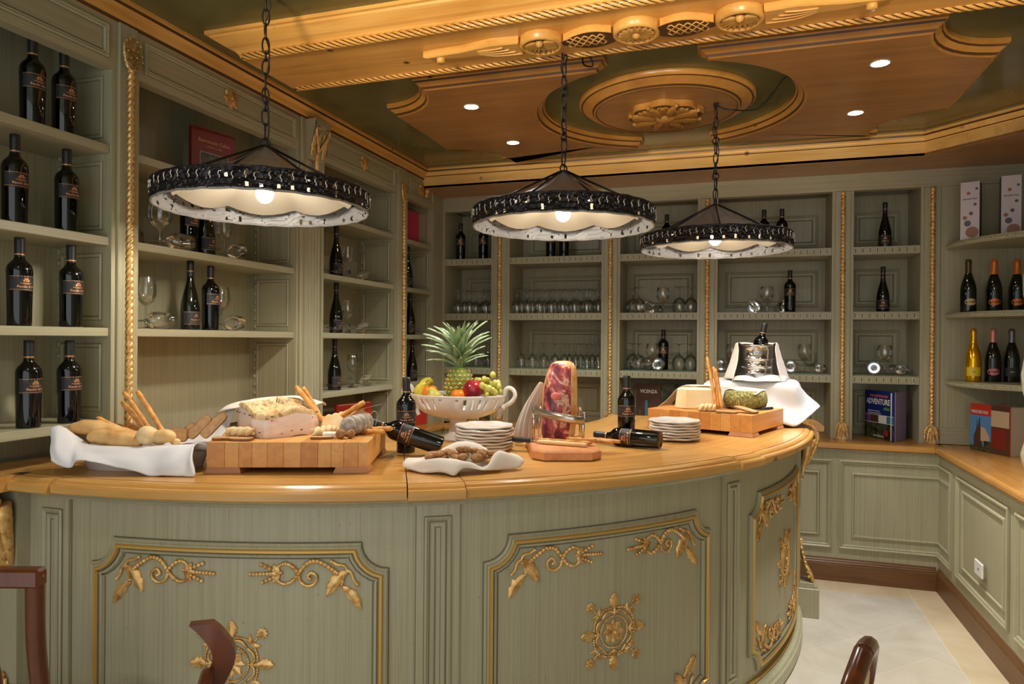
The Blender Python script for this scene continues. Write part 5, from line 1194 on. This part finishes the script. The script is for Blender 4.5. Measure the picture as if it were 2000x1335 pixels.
slice_(T(*L1(.165,.11,ZB+.045), r1) @ Matrix.Rotation(R(-38),4,'Y') @ Matrix.Rotation(R(60),4,'X'), .09, .03, .010, 'toast slice under the sloping breadstick, behind the salami', G3, 'toast_slice')
twist(L1(.03,.16,ZB+.015), L1(.12,.20,ZB+.03), .014, 'curved pale pastry behind the standing cracker', 4)
G5 = 'breadsticks lying at the right edge of the left board'
stick(L1(.20,-.02,ZB+.008), L1(.30,-.09,ZB+.016), .009, 'front breadstick pointing right off the left board', G5, 15)
stick(L1(.20,.02,ZB+.008), L1(.325,-.055,ZB+.024), .009, 'rear breadstick pointing right off the left board', G5, 16)
o = MB().box(-.055,.055,-.006,.006,-.0006,.0006,0,T(*L1(.20,.20,ZB+.075), r1, 0, R(-14))).build('table_knife', STEEL); tag(o, 'slim steel knife blade tip sticking out behind the sloping breadstick', 'knife')

# ------------------------------------------------------------ bottles on the bar
bottle('A', T(-1.255, 2.52, ZT, R(-60)), 'wine bottle standing behind the lying one, left of the fruit bowl', 'wine bottles on the bar')
def laid(base, tip, roll_):
    b = Vector(base); a = (Vector(tip)-b).normalized(); q = a.to_track_quat('Z', 'Y').to_matrix().to_4x4(); return Matrix.Translation(b) @ q @ Matrix.Rotation(R(roll_), 4, 'Z')
bottle('A', laid((-1.085,2.485,1.139), (-1.352,2.40,1.232), 0), 'wine bottle lying on its side, neck resting up on the left board', 'wine bottles on the bar')
bottle('A', T(-.462, 3.09, ZT, R(-70)), 'wine bottle standing behind the lying one, right of the ham', 'wine bottles on the bar')
bottle('A', laid((-.300,2.950,1.1400), (-.590,3.020,1.1400), 0), 'wine bottle lying flat on the bar before the second plate stack', 'wine bottles on the bar')

# ------------------------------------------------------------ footed fruit bowl
t = thing('fruit_bowl', 'white pierced ceramic footed fruit bowl with two scroll handles', 'bowl', (-1.20, 2.93, ZT), R(4))
MB().lathe([(.0001,.004),(.074,0),(.076,.006),(.062,.016),(.045,.03),(.036,.055),(.034,.08),(.045,.094),(.06,.10)], 32).build('foot', CERAM, t, True)
nb = 108; prof = [(.058,.094),(.115,.104),(.150,.118),(.172,.130),(.188,.143),(.200,.156),(.208,.170),(.214,.182),(.217,.190),(.218,.197),(.222,.203),(.219,.206),(.213,.203)]
def bowl_pt(q, z, a): 
    fl_w = 1+.018*cos(24*a)*(1 if .10 < z < .19 else 0); return (q*cos(a)*fl_w, q*.72*sin(a)*fl_w, z)
vv = [bowl_pt(q, z, 2*pi*i/nb) for q, z in prof for i in range(nb)]; ff = []
for j in range(len(prof)-1):
    for i in range(nb):
        a = (360*i/nb) % 180; slot = i % 3 == 0 and j in (4,5,6,7)
        solid = abs(a-90) < 20 or abs(a-0) < 14 or abs(a-180) < 14
        pear = i % 3 == 0 and j == 7 and abs(a-90) < 24 and i % 6 == 0
        if (slot and not solid) or pear: continue
        ff.append((j*nb+i, j*nb+(i+1) % nb, (j+1)*nb+(i+1) % nb, (j+1)*nb+i))
o = MB().add(vv, ff, 0, True).build('bowl_body', CERAM, t, True); s = o.modifiers.new('thickness','SOLIDIFY'); s.thickness = .005; s.offset = -1
for sg in (-1,1):
    MB().tube(crom([(sg*.205,0,.155),(sg*.222,0,.158),(sg*.252,0,.178),(sg*.266,0,.205),(sg*.258,0,.228),(sg*.238,0,.238),(sg*.222,0,.228),(sg*.216,0,.208)],5), .0095, 10).build('handle', CERAM, t, True)
    mb = MB(); leaf(mb, (0,0), (.06,-.02), .018, .012, 0, 3); mb.map(lambda x,y,z: (sg*(.215-x*.55), -y*.0+(z-.006)*1.2, .16+y*1.5-x*.35)); mb.sphere((sg*.212,0,.150), .013); mb.build('handle_leaf', CERAM, t, True)
FBX, FBY, FBZ = -1.20, 2.93, ZT+.205
fill = MB().sphere((0,0,0), 1, 0, 20, 8, (.19,.13,.02)); 
PINES = mat('pineapple_skin', (176,140,56), .55); _p = noise_n(PINES, coord(PINES), 30, 3); setcol(PINES, ramp(PINES, _p, [(.3,(130,112,44)),(.5,(196,160,66)),(.72,(222,190,104))]))
PINEG = mat('pineapple_groove', (96,116,36), .6)
t = thing('pineapple', 'pineapple with spiky green crown standing in the fruit bowl', 'pineapple', (FBX-.005, FBY+.03, FBZ-.055), .4)
mb = MB(); ry, rx = .095, .066; rowsn, cols_ = 9, 14
mb.lathe([(.0001,0),(.035,.002),(.056,.03),(.0635,.07),(.0625,.11),(.052,.145),(.034,.17),(.0001,.178)], 28, 1)
for j in range(1, rowsn):
    z = .012+.160*j/rowsn; prr = .0645*sin(pi*min(.97, max(.06, (z+.016)/.205)))**.62
    for i in range(cols_):
        a = 2*pi*(i+.5*(j % 2))/cols_; c, s = cos(a), sin(a); w = pi*prr/cols_*.93; h = .0105; up = Vector((0,0,1)); sd = Vector((-s,c,0)); o_ = Vector((c*prr, s*prr, z)); nrm = Vector((c,s,(.08-z)*-4)).normalized()
        P4 = [o_-sd*w, o_-up*h, o_+sd*w, o_+up*h]; mid = [p*.45+(o_+nrm*.006)*.55 for p in P4]; tipp = o_+nrm*.0095+up*.002
        mb.add(P4+mid+[tipp], [(0,1,5,4),(1,2,6,5),(2,3,7,6),(3,0,4,7),(4,5,8),(5,6,8),(6,7,8),(7,4,8)], 0, False)
mb.build('fruit_body', [PINES, PINEG], t, True)
PL = mat('pineapple_leaf', (122,150,92), .5); _q = noise_n(PL, coord(PL, (60,60,4)), 1, 2); setcol(PL, ramp(PL, _q, [(.3,(104,132,88)),(.55,(150,172,128)),(.8,(196,208,172))]))
lf = MB(); kk = 7; rg = []
for i in range(kk+1):
    q = i/kk; w = .0125*(1-q**1.8)*(1+.25*sin(pi*q)); x = .03*q*q*2.2; z = q*.15*(1-.10*q)
    rg.append([(x+.004, -w, z), (x-.001, -w*.4, z), (x-.003, 0, z), (x-.001, w*.4, z), (x+.004, w, z)])
lf.loft(rg, 0, True, None, False); lm = lf.mesh('leaf', PL)
rr_ = random.Random(5)
for k in range(58):
    lvl = k/58; a = k*2.39996; tilt = .98-.90*lvl + rr_.uniform(-.1,.1); sc = (.72+.55*sin(pi*min(1,lvl*.9+.1)))*rr_.uniform(.88,1.08)
    o = bpy.data.objects.new('leaf', lm); COL.objects.link(o); o.parent = t; WM[o.name] = WM[t.name]
    o.matrix_local = Matrix.Translation((.004*cos(a), .004*sin(a), .172+.10*lvl)) @ Matrix.Rotation(-.12,4,'Y') @ Matrix.Rotation(a,4,'Z') @ Matrix.Rotation(tilt*.8,4,'Y') @ Matrix.Scale(sc,4)
MB().tube([(0,0,.165),(-.006,0,.22),(-.012,0,.27)], [.016,.012,.004], 8).build('crown_core', PL, t, True)
def fruit(name, p, sc, mt, label, dimple=True, cat='fruit', group=None, stem=None, squash=0.0, seed=0.0, pear=0.0, rot=(0,0)):
    t = thing(name, label, cat, M=T(p[0],p[1],p[2],rot[1],0,rot[0]), group=group); mb = MB().sphere((0,0,0), 1, 0, 22, 16, (1,1,1)); vv = []
    for x,y,z in mb.v:
        q = 1-pear*max(0,z)**1.3*.75; d = .22*math.exp(-((x*x+y*y)/.10)) if dimple else 0; zz = z-(d if z > 0 else -d*.5)+pear*max(0,z)*.45; vv.append((x*q*sc[0], y*q*sc[1], zz*sc[2]))
    mb.v = vv; mb.noise(sc[0]*.02, 25, seed); mb.build('flesh', mt, t, True)
    zt = sc[2]*((1-.22) if dimple else 1+pear*.45)
    MB().tube([(0,0,zt-.006),(.002,0,zt+.008),(.007,0,zt+.017)], .0018, 6).build('stem', mat('fruit_stem', (78,58,34), .7) if 'fruit_stem' not in bpy.data.materials else bpy.data.materials['fruit_stem'], t, True)
    return t
APL = mat('red_apple_skin', (150,28,40), .22); _q = noise_n(APL, coord(APL,(30,30,6)), 1, 4); setcol(APL, ramp(APL, _q, [(.3,(122,18,34)),(.55,(160,34,48)),(.8,(196,92,80))]))
ORP = mat('orange_peel', (240,130,20), .4); bump(ORP, noise_n(ORP, coord(ORP), 220, 1), .25, .001)
PEAR = mat('pear_skin', (196,180,72), .45); _q = noise_n(PEAR, coord(PEAR), 24, 4); setcol(PEAR, ramp(PEAR, _q, [(.3,(160,140,60)),(.5,(204,188,84)),(.75,(190,190,90))]))
QUI = mat('quince_skin', (212,190,40), .5); _q = noise_n(QUI, coord(QUI), 18, 3); setcol(QUI, ramp(QUI, _q, [(.3,(176,170,40)),(.6,(222,200,56))]))
fruit('apple', (FBX+.095, FBY-.055, FBZ+.028), (.046,.046,.045), APL, 'shiny dark red apple right of centre in the fruit bowl', seed=1)
fruit('mandarin', (FBX+.037, FBY-.085, FBZ+.000), (.034,.034,.030), ORP, 'orange mandarin in front of the pineapple, left of the apple', seed=2)
fruit('mandarin', (FBX-.112, FBY-.055, FBZ+.010), (.035,.035,.031), ORP, 'orange mandarin at left beside the yellow quinces', seed=3)
fruit('quince', (FBX-.165, FBY-.04, FBZ+.012), (.032,.032,.036), QUI, 'front yellow quince at the left end of the fruit bowl', False, seed=4, pear=.35, rot=(.5,.2))
fruit('quince', (FBX-.160, FBY+.005, FBZ+.036), (.032,.032,.036), QUI, 'upper yellow quince at the left end of the fruit bowl', False, seed=5, pear=.35, rot=(.7,-.2))
fruit('pear', (FBX-.080, FBY-.085, FBZ-.006), (.033,.033,.034), PEAR, 'speckled green pear leaning before the left mandarin', False, seed=6, pear=.6, rot=(-.5,.2))
GRP = mat('green_grape_skin', (190,188,92), .22); nodes(GRP)[2].inputs['Subsurface Weight'].default_value = 0.15
t = thing('grape_bunch', 'bunch of pale green grapes at the right end of the fruit bowl', 'grapes', (FBX+.165, FBY-.02, FBZ+.018))
gm = MB().sphere((0,0,0), .0138, 0, 12, 8, (1,1,1.08)).mesh('grape', GRP); rr_ = random.Random(8); placed = []
for k in range(400):
    p = Vector((rr_.gauss(0,.026), rr_.gauss(0,.026), rr_.gauss(.012,.020)))
    if p.x > .036 or p.z < -.02 or p.x < -.065: continue
    if all((p-q).length > .0225 for q in placed): placed.append(p)
    if len(placed) > 30: break
placed += [Vector((-.075,.02,.045))]
for p in placed:
    o = bpy.data.objects.new('grape', gm); COL.objects.link(o); o.parent = t; WM[o.name] = WM[t.name]; o.location = p
MB().tube(crom([(-.02,.02,.02),(-.04,.0,.045),(-.06,.01,.05)],5), .0025, 6).build('stalk', PEAR, t, True)

# ------------------------------------------------------------ plate stacks
def plates(c, n, r, gr, where, seed):
    rr = random.Random(seed)
    base = MB(); K = 44; rings = []
    for q, z in ((.0001,.003),(.055,.003),(.056,0),(.064,0),(.066,.003),(.088,.005),(.104,.0065),(.1150,.0085),(.1172,.0120),(.1162,.0160),(.111,.0178),(.101,.0152),(.084,.0105),(.0001,.0095)):
        rings.append([(q/.1165*r*(1+.022*sin(7*2*pi*i/K)*(1 if q > .09 else .2))*cos(2*pi*i/K), q/.1165*r*(1+.022*sin(7*2*pi*i/K)*(1 if q > .09 else .2))*sin(2*pi*i/K), z+(.0012*cos(7*2*pi*i/K) if q > .1 else 0)) for i in range(K)])
    me = base.loft(rings, 0, True).mesh('plate', WHITE)
    names = ['bottom','second from bottom','third from bottom','fourth from bottom','fifth from bottom','sixth from bottom','seventh from bottom','eighth from bottom']
    for k in range(n):
        o = bpy.data.objects.new('plate', me); COL.objects.link(o); o.matrix_world = T(c[0]+rr.uniform(-.003,.003), c[1]+rr.uniform(-.003,.003), ZT+.0125*k, rr.uniform(0,6)); WM[o.name] = o.matrix_world.copy()
        tag(o, '%s white plate with wavy rim, stacked %s' % ('topmost' if k == n-1 else names[k], where), 'plate', gr)
plates((-.985,2.69), 8, .118, 'plate stack before the fruit bowl', 'before the fruit bowl', 1)
plates((-.270,3.285), 7, .116, 'plate stack before the cheese board', 'before the cheese board', 2)

# ------------------------------------------------------------ napkin full of biscuits
NC = (-.905, 2.255, ZT)
rows = [[(-.135,-.080,.004),(-.075,-.105,.012),(-.035,-.140,.004),(.0,-.112,.022),(.06,-.100,.014),(.12,-.075,.010),(.20,-.035,.012)],
        [(-.205,-.015,.012),(-.115,-.065,.048),(-.045,-.088,.052),(.02,-.085,.038),(.075,-.070,.020),(.125,-.035,.066),(.215,.0,.030)],
        [(-.195,.02,.034),(-.10,-.005,.026),(-.05,-.01,.012),(0,-.01,.010),(.06,-.01,.012),(.11,.005,.024),(.175,.03,.052)],
        [(-.165,.05,.028),(-.105,.055,.046),(-.055,.065,.070),(0,.072,.086),(.055,.066,.078),(.105,.048,.048),(.15,.05,.028)],
        [(-.14,.07,.005),(-.09,.10,.02),(-.05,.12,.035),(0,.13,.038),(.05,.12,.03),(.10,.10,.012),(.14,.08,.005)]]
cloth('napkin', rows, LINEN_W, 'ivory napkin folded up around brown biscuits at the bar edge', 4, .0045, 9.0, NC, R(24), zmin=.0025)
BIS = bread_mat('brown_biscuit', (126,84,46), (184,134,82), 90, .75)
rr_ = random.Random(12); n_ = 0
for k in range(40):
    u = rr_.uniform(-.115,.115); v = rr_.uniform(-.064,.05); hh = .026+.030*max(0, 1-abs(u)/.15)*(1-abs(v)/.10)+(.016 if k % 2 else 0); a = rr_.uniform(0,3)
    mb = MB().sphere((0,0,0), 1, 0, 12, 8, (.021,.013,.011)); mb.noise(.003, 90, k)
    M = T(NC[0]+u*cos(R(24))-v*sin(R(24)), NC[1]+u*sin(R(24))+v*cos(R(24)), NC[2]+hh, a, rr_.uniform(-.4,.4)); mb.v = [tuple(M @ Vector(p)) for p in mb.v]
    tag(mb.build('biscuit', BIS), 'rough brown biscuit in the pile inside the ivory napkin', 'biscuit', 'biscuits in the napkin')

# ------------------------------------------------------------ ham on its stand
HB = (-.673, 2.747); rh = R(20.4)
def LH(u, v, z): return (HB[0]+u*cos(rh)-v*sin(rh), HB[1]+u*sin(rh)+v*cos(rh), ZT+z)
t = thing('ham_stand', 'wooden eight-cornered ham stand with steel strap on posts', 'ham stand', (HB[0],HB[1],ZT), rh)
oc = [(-.09,-.225),(.09,-.225),(.132,-.175),(.132,.175),(.09,.225),(-.09,.225),(-.132,.175),(-.132,-.175)]
MB().mould(oc, [(.008,0),(0,.004),(0,.032),(.006,.038)], True, 0, None, False, True).build('base_board', wood('ham_board_wood', (176,110,64), (206,140,88), (222,160,110), (30,3,30), .4), t, True)
posts = ((-.105,.10),(.082,-.045),(.095,.135),(-.075,.175))
for u, v in posts: MB().lathe([(.0001,0),(.0065,0),(.0065,.13),(.0001,.13)], 14, 0, True, T(u,v,.038)).build('post', CHROME, t, True)
mb = MB(); pth = crom([(-.108,.10,0),(-.06,.01,0),(-.01,-.05,0),(.04,-.07,0),(.085,-.052,0)],6)
tilt = lambda i, n: .158-.028*i/n
rg = [[(p.x, p.y, tilt(i,len(pth))-.016), (p.x, p.y, tilt(i,len(pth))+.016)] for i, p in enumerate(pth)]; rg2 = [[(p[0][0]+.002, p[0][1]+.003, p[0][2]), (p[1][0]+.002, p[1][1]+.003, p[1][2])] for p in rg]
mb.loft([a+b[::-1] for a, b in zip(rg, rg2)], 0, True, None, True, True, True); mb.build('strap', STEEL, t, True)
mb = MB(); pth = [(.085,-.052),(.097,.04),(.096,.14)]; rg = [[(x,y,.138),(x,y,.158),(x+.003,y,.158),(x+.003,y,.138)] for x, y in pth]; mb.loft(rg, 0, False, None, True, True, True); pth = [(.096,.14),(.01,.18),(-.08,.175),(-.108,.10)]; rg = [[(x,y,.14),(x,y,.17),(x,y+.003,.17),(x,y+.003,.14)] for x, y in pth]; mb.loft(rg, 0, False, None, True, True, True); mb.build('back_strap', STEEL, t, True)
hamf = mat('cut_ham_face', (150,60,62), .32); v_ = coord(hamf, (1,1,.55)); _n1 = noise_n(hamf, v_, 14, 4, .6, 1.5); N_, L_, b_ = nodes(hamf)
setcol(hamf, ramp(hamf, _n1, [(.30,(70,28,40)),(.42,(112,48,62)),(.50,(190,84,84)),(.56,(236,196,160)),(.62,(150,56,54)),(.70,(214,150,110)),(.78,(84,34,40))]))
hamr = mat('ham_fat_rind', (226,160,86), .35); _n2 = noise_n(hamr, coord(hamr), 14, 3); setcol(hamr, ramp(hamr, _n2, [(.3,(206,128,52)),(.55,(236,186,116)),(.75,(244,216,170))]))
t = thing('cured_ham', 'cured ham standing upright in its stand with dark red cut face', 'ham', LH(-.002,.075,.0385), rh)
def ham_ring(z, hw, hd, cx=0.0, cy_=0.0, flat=.8):
    out = []
    for i in range(32):
        a = 2*pi*i/32; c, s = cos(a), sin(a); out.append((cx+hw*math.copysign(abs(c)**.62, c), cy_+hd*math.copysign(abs(s)**.75, s), z))
    return out
prof_h = [(0,.050,.040,-.004),(.004,.062,.052,-.004),(.03,.070,.062,-.002),(.09,.073,.068,0),(.15,.071,.066,.002),(.21,.069,.062,.004),(.26,.064,.056,.008),(.295,.056,.048,.012),(.318,.044,.036,.014),(.326,.028,.02,.015)]
rg = [ham_ring(z, a, b, c) for z, a, b, c in prof_h]
mb = MB().loft(rg, 0, True, None, True, True, True); nring = 32
for i in range(len(prof_h)-1):
    for j in range(nring):
        a = 360*(j+.5)/nring; front = 192 < a < 292
        mb.m[i*nring+j] = 0 if (front and 1 <= i <= 7) else 1
for k in range(len(mb.m)-2, len(mb.m)): mb.m[k] = 1
mb.noise(.004, 14, 4); mb.build('ham_body', [hamf, hamr], t, True)
mb = MB().sphere((0,0,0), 1, 0, 14, 10, (.022,.006,.016)); mb.v = [(x-.02, y-.0655, z+.185) for x,y,z in mb.v]; mb.build('bone_end', mat('pink_bone', (226,120,112), .4), t, True)
Mk = [(-.012,.0,.0),(-.05,-.03,0)]
c0 = LH(-.075,.135,.255); c1 = LH(-.155,.165,.03)
rows = []
for q, w in ((0,.012),(.12,.02),(.3,.026),(.55,.030),(.8,.036),(1.0,.042)):
    cx_, cy_, cz_ = [c0[i]+(c1[i]-c0[i])*q for i in range(3)]; bx = -.018*sin(pi*q)
    rows.append([(cx_+bx+w*a+.004*(k % 2), cy_-.006+(.011 if k % 2 else -.007)*(.4+q)+.03*a*a, cz_+.02*(1-q)*(1-a*a)-(.016*q*(1+a) if k % 2 else 0)) for k, a in enumerate((-1,-.72,-.4,-.12,.2,.5,.8,1.05))])
cloth('napkin', rows, LINEN_W, 'ivory napkin wrapped round the ham shank, hanging left of the ham', 4, .0022, 11.0)
t = thing('knife', 'black-handled knife lying across the left edge of the ham stand', 'knife', LH(-.13,.015,.046), rh+R(158))
MB().box(-.012,.115,-.013,.013,-.010,.008,0,None,.004).build('handle', BLACK, t, True); MB().box(-.016,-.010,-.014,.014,-.011,.009,0,None,.002).build('bolster', STEEL, t, True)
MB().prism([(-.016,-.012),(-.016,.010),(-.13,.008),(-.15,-.006)], -.001, .001, 0).build('blade', STEEL, t, True)
G6 = 'breadsticks on the ham stand'
stick(LH(-.10,-.035,.047), LH(.085,-.135,.047), .0085, 'pale front breadstick lying along the ham stand edge', G6, 21, .002, ROLL)
stick(LH(-.09,.005,.048), LH(.105,-.105,.050), .0085, 'second breadstick on the ham stand behind the pale one', G6, 22, .002)
stick(LH(.02,-.02,.056), LH(.125,-.095,.060), .0080, 'breadstick beside the steel post on the ham stand', G6, 23, .002)
stick(LH(.06,.05,.050), LH(.235,-.03,.045), .0085, 'long breadstick pointing off the ham stand to the lying bottle', G6, 24, .002)
stick(LH(.06,.02,.050), LH(.200,-.055,.046), .0085, 'breadstick under the long one, right of the ham', G6, 25, .002)

# ------------------------------------------------------------ cheese board
B2 = (-.10, 3.783); r2 = R(-19.9)
board(B2, -19.9, 'thick glued wooden cutting board at right, carrying the cheeses', .54, .48)
def L2(u, v, z): return (B2[0]+u*cos(r2)-v*sin(r2), B2[1]+u*sin(r2)+v*cos(r2), ZT+z)
t = thing('hard_cheese', 'pale half cheese wheel with wrinkled rind on the right board', 'cheese', L2(-.085,-.015,ZB+.0005), r2+R(10))
pc = [(.10*cos(R(a)), .125*sin(R(a))) for a in range(0,181,12)]+[(-.10,-.09),(-.04,-.125),(.10,-.06)]
mb = MB().mould(pc[:], [(-.004,0),(-.006,.004),(0,.06),(.005,.098),(.012,.104)], True, 0, None, False, True); mb.noise(.002, 30, 2); mb.build('cheese_body', CHEESEP, t, True)
hc = mat('herb_rind', (128,122,60), .8); _h = noise_n(hc, coord(hc), 110, 3, .7); setcol(hc, ramp(hc, _h, [(.35,(74,74,34)),(.5,(136,132,68)),(.68,(206,192,120))])); bump(hc, _h, .9, .004)
t = thing('herb_cheese', 'round cheese coated in dried green herbs on the right board', 'cheese', L2(.115,.105,ZB+.0005), r2)
mb = MB().lathe([(.0001,0),(.085,0),(.104,.012),(.110,.035),(.110,.06),(.102,.085),(.09,.094),(.0001,.096)], 40); mb.noise(.003, 90, 3); mb.build('cheese_body', hc, t, True)
rows = [[L2(*p) for p in r_] for r_ in (
  ((-.36,.02,.075),(-.285,.0,.125),(-.20,-.01,.205),(-.12,.0,.213),(-.02,.03,.213),(.06,.045,.205),(.14,.03,.190),(.20,.02,.185)),
  ((-.33,.05,.085),(-.27,.05,.15),(-.20,.06,.21),(-.12,.08,.217),(-.02,.1,.216),(.06,.11,.210),(.14,.09,.206),(.21,.09,.20)),
  ((-.31,.11,.09),(-.26,.12,.15),(-.20,.14,.205),(-.12,.15,.212),(-.02,.17,.21),(.06,.18,.21),(.14,.18,.206),(.21,.17,.2)))]
cloth('napkin', rows, LINEN_W, 'ivory napkin laid over the backs of both cheeses on the right board', 5, .0022, 14.0)
stick(L2(.035,-.085,ZB+.01), L2(-.035,-.04,ZB+.262), .0085, 'leftmost tall breadstick leaning between the two cheeses', 'breadsticks between the cheeses', 31)
stick(L2(.048,-.08,ZB+.01), L2(-.005,-.03,ZB+.215), .0085, 'middle breadstick leaning between the two cheeses', 'breadsticks between the cheeses', 32)
stick(L2(.066,-.09,ZB+.01), L2(.012,-.045,ZB+.205), .0088, 'front breadstick leaning between the two cheeses', 'breadsticks between the cheeses', 33)
twist(L2(-.005,-.215,ZB+.001), L2(.055,-.155,ZB+.003), .016, 'twisted pale pastry at the front edge of the right board', 6)
roll(*L2(-.015,-.150,ZB+.014), .022,.018,.016, 'small brown roll behind the pastry twist on the right board', .3, CRUST, 7, 'bread roll', None)
slice_(T(*L2(.135,-.205,ZB+.001), r2+.15), .10, .065, .009, 'square toast slice at the front corner of the right board', 'toasts on the right board', 'toast_slice', .35)
slice_(T(*L2(.205,-.135,ZB+.012), r2-.25) @ Matrix.Rotation(R(10),4,'Y'), .115, .06, .009, 'long toast slice overlapping the square one on the right board', 'toasts on the right board', 'toast_slice', .35)
slice_(T(*L2(.062,-.185,ZB+.001), r2+.5), .06, .04, .009, 'small toast piece under the pastry twist on the right board', 'toasts on the right board', 'toast_slice', .5)
t = thing('cheese_knife', 'small cheese knife with dark handle on the right board', 'knife', L2(.215,.06,ZB+.004), r2+R(70))
MB().box(0,.085,-.008,.008,-.003,.009,0,None,.003).build('handle', BLACK, t, True); MB().prism([(0,-.011),(0,.011),(-.06,.012),(-.085,-.004)], -.0008, .0008).build('blade', STEEL, t, True)

# ------------------------------------------------------------ draped box with the ice bucket
BXC = (.095, 4.17, ZT); 
t = thing('draped_box', 'box-shaped riser under a big white cloth at the bar\'s right end', 'box', (BXC[0],BXC[1],ZT), R(-8))
MB().box(-.22,.22,-.15,.15,0,.225,0,None,.004).build('riser', FOOTW, t, True)
def dr(u, v, z): return (u, v, z)
rows = [[(-.27,-.25,.10),(-.2,-.27,.07),(-.08,-.265,.05),(.05,-.26,.03),(.16,-.235,.025),(.235,-.20,.01),(.31,-.14,.075),(.345,-.08,.11)],
        [(-.262,-.20,.17),(-.19,-.20,.17),(-.07,-.195,.165),(.06,-.19,.16),(.16,-.18,.13),(.245,-.155,.10),(.295,-.09,.135),(.32,-.03,.13)],
        [(-.245,-.165,.216),(-.18,-.168,.229),(-.07,-.165,.231),(.06,-.165,.232),(.16,-.165,.232),(.225,-.15,.222),(.262,-.06,.19),(.285,.02,.15)],
        [(-.238,-.05,.228),(-.18,-.05,.2315),(-.07,-.05,.2315),(.06,-.05,.2315),(.16,-.05,.2315),(.223,-.05,.228),(.25,.02,.19),(.27,.08,.14)],
        [(-.236,.12,.222),(-.18,.14,.2315),(-.07,.14,.2315),(.06,.14,.2315),(.16,.14,.2315),(.222,.13,.222),(.24,.15,.17),(.255,.17,.10)],
        [(-.238,.17,.12),(-.18,.175,.10),(-.07,.18,.09),(.06,.18,.09),(.16,.175,.10),(.22,.17,.11),(.23,.18,.09),(.24,.19,.06)]]
cloth('tablecloth', rows, LINEN, 'big white cloth over the riser, hanging over the bar\'s right end', 5, .003, 17.0, (BXC[0],BXC[1],ZT), R(-8), 'cloth', zmin=.003)
ZK = ZT+.2345; KX, KY = .105, 4.12
t = thing('ice_bucket', 'polished steel ice bucket banded in rings on the white draped riser', 'ice bucket', (KX,KY,ZK), R(-90))
rp = [(.0001,.003),(.074,0),(.080,.005)]
for z in (.045,.085,.125): rp += [(.084+.05*z,z-.006),(.0895+.05*z,z-.003),(.0895+.05*z,z+.003),(.084+.05*z,z+.006)]
rp += [(.094,.19),(.100,.194),(.101,.200),(.097,.203),(.092,.198),(.088,.10),(.0001,.02)]
MB().lathe(rp, 40).build('bucket_body', CHROME, t, True)
mb = MB()
for r_ in (.012,.020,.026): mb.tube([(.0955, r_*cos(2*pi*i/20), .160+r_*sin(2*pi*i/20)) for i in range(20)], .0016, 5, 0, True)
mb.sphere((.0945,0,.160), .007); mb.build('round_emblem', STEEL, t, True)
bottle('A', laid((KX-.012,KY+.01,ZK+.03), (KX+.042,KY+.02,ZK+.31), 0), 'dark wine bottle leaning in the steel ice bucket', 'wine bottles on the bar')
def bk(a, r_, z): return (KX+r_*cos(R(a)), KY+r_*sin(R(a)), ZK+z)
rows = [[bk(a, .088, .204) for a in (-20,15,50,90,130,165,200)], [bk(a, .112, .212-.004*(i % 2)) for i, a in enumerate((-28,12,50,90,130,168,208))], [bk(a, .122, .17) for a in (-40,5,50,90,130,175,220)], [bk(a, .145, .09) for a in (-44,0,50,90,130,180,224)], [bk(a, .175, .012) for a in (-46,-2,48,90,132,182,226)]]
cloth('napkin', rows, LINEN_W, 'ivory napkin hung like a collar over the ice bucket rim', 5, .003, 19.0)
rows = [[(-.13,-.115,.004),(-.07,-.15,.008),(0,-.165,.006),(.07,-.15,.008),(.15,-.12,.006)], [(-.125,-.09,.022),(-.06,-.115,.034),(.0,-.125,.022),(.06,-.115,.036),(.15,-.095,.034)], [(-.12,-.07,.012),(-.05,-.093,.022),(0,-.097,.012),(.05,-.093,.024),(.13,-.07,.016)]]
cloth('napkin', rows, LINEN_W, 'crumpled ivory napkin lying at the foot of the ice bucket', 6, .004, 23.0, (KX,KY,ZK))
def bowtie(*a): pass

# ------------------------------------------------------------ chairs
chair(T(-1.878,1.436,0,R(17.9)), 'mahogany chair with square top rail at the far left edge, facing the bar')
chair(T(-.655,1.094,0,R(-55)), 'mahogany chair seen edge-on before the left gilded panel, its post curving like an S', 1)
chair(T(-.041,1.496,-.02,R(73)), 'mahogany chair with rounded back and cream pad at bottom right', 2)
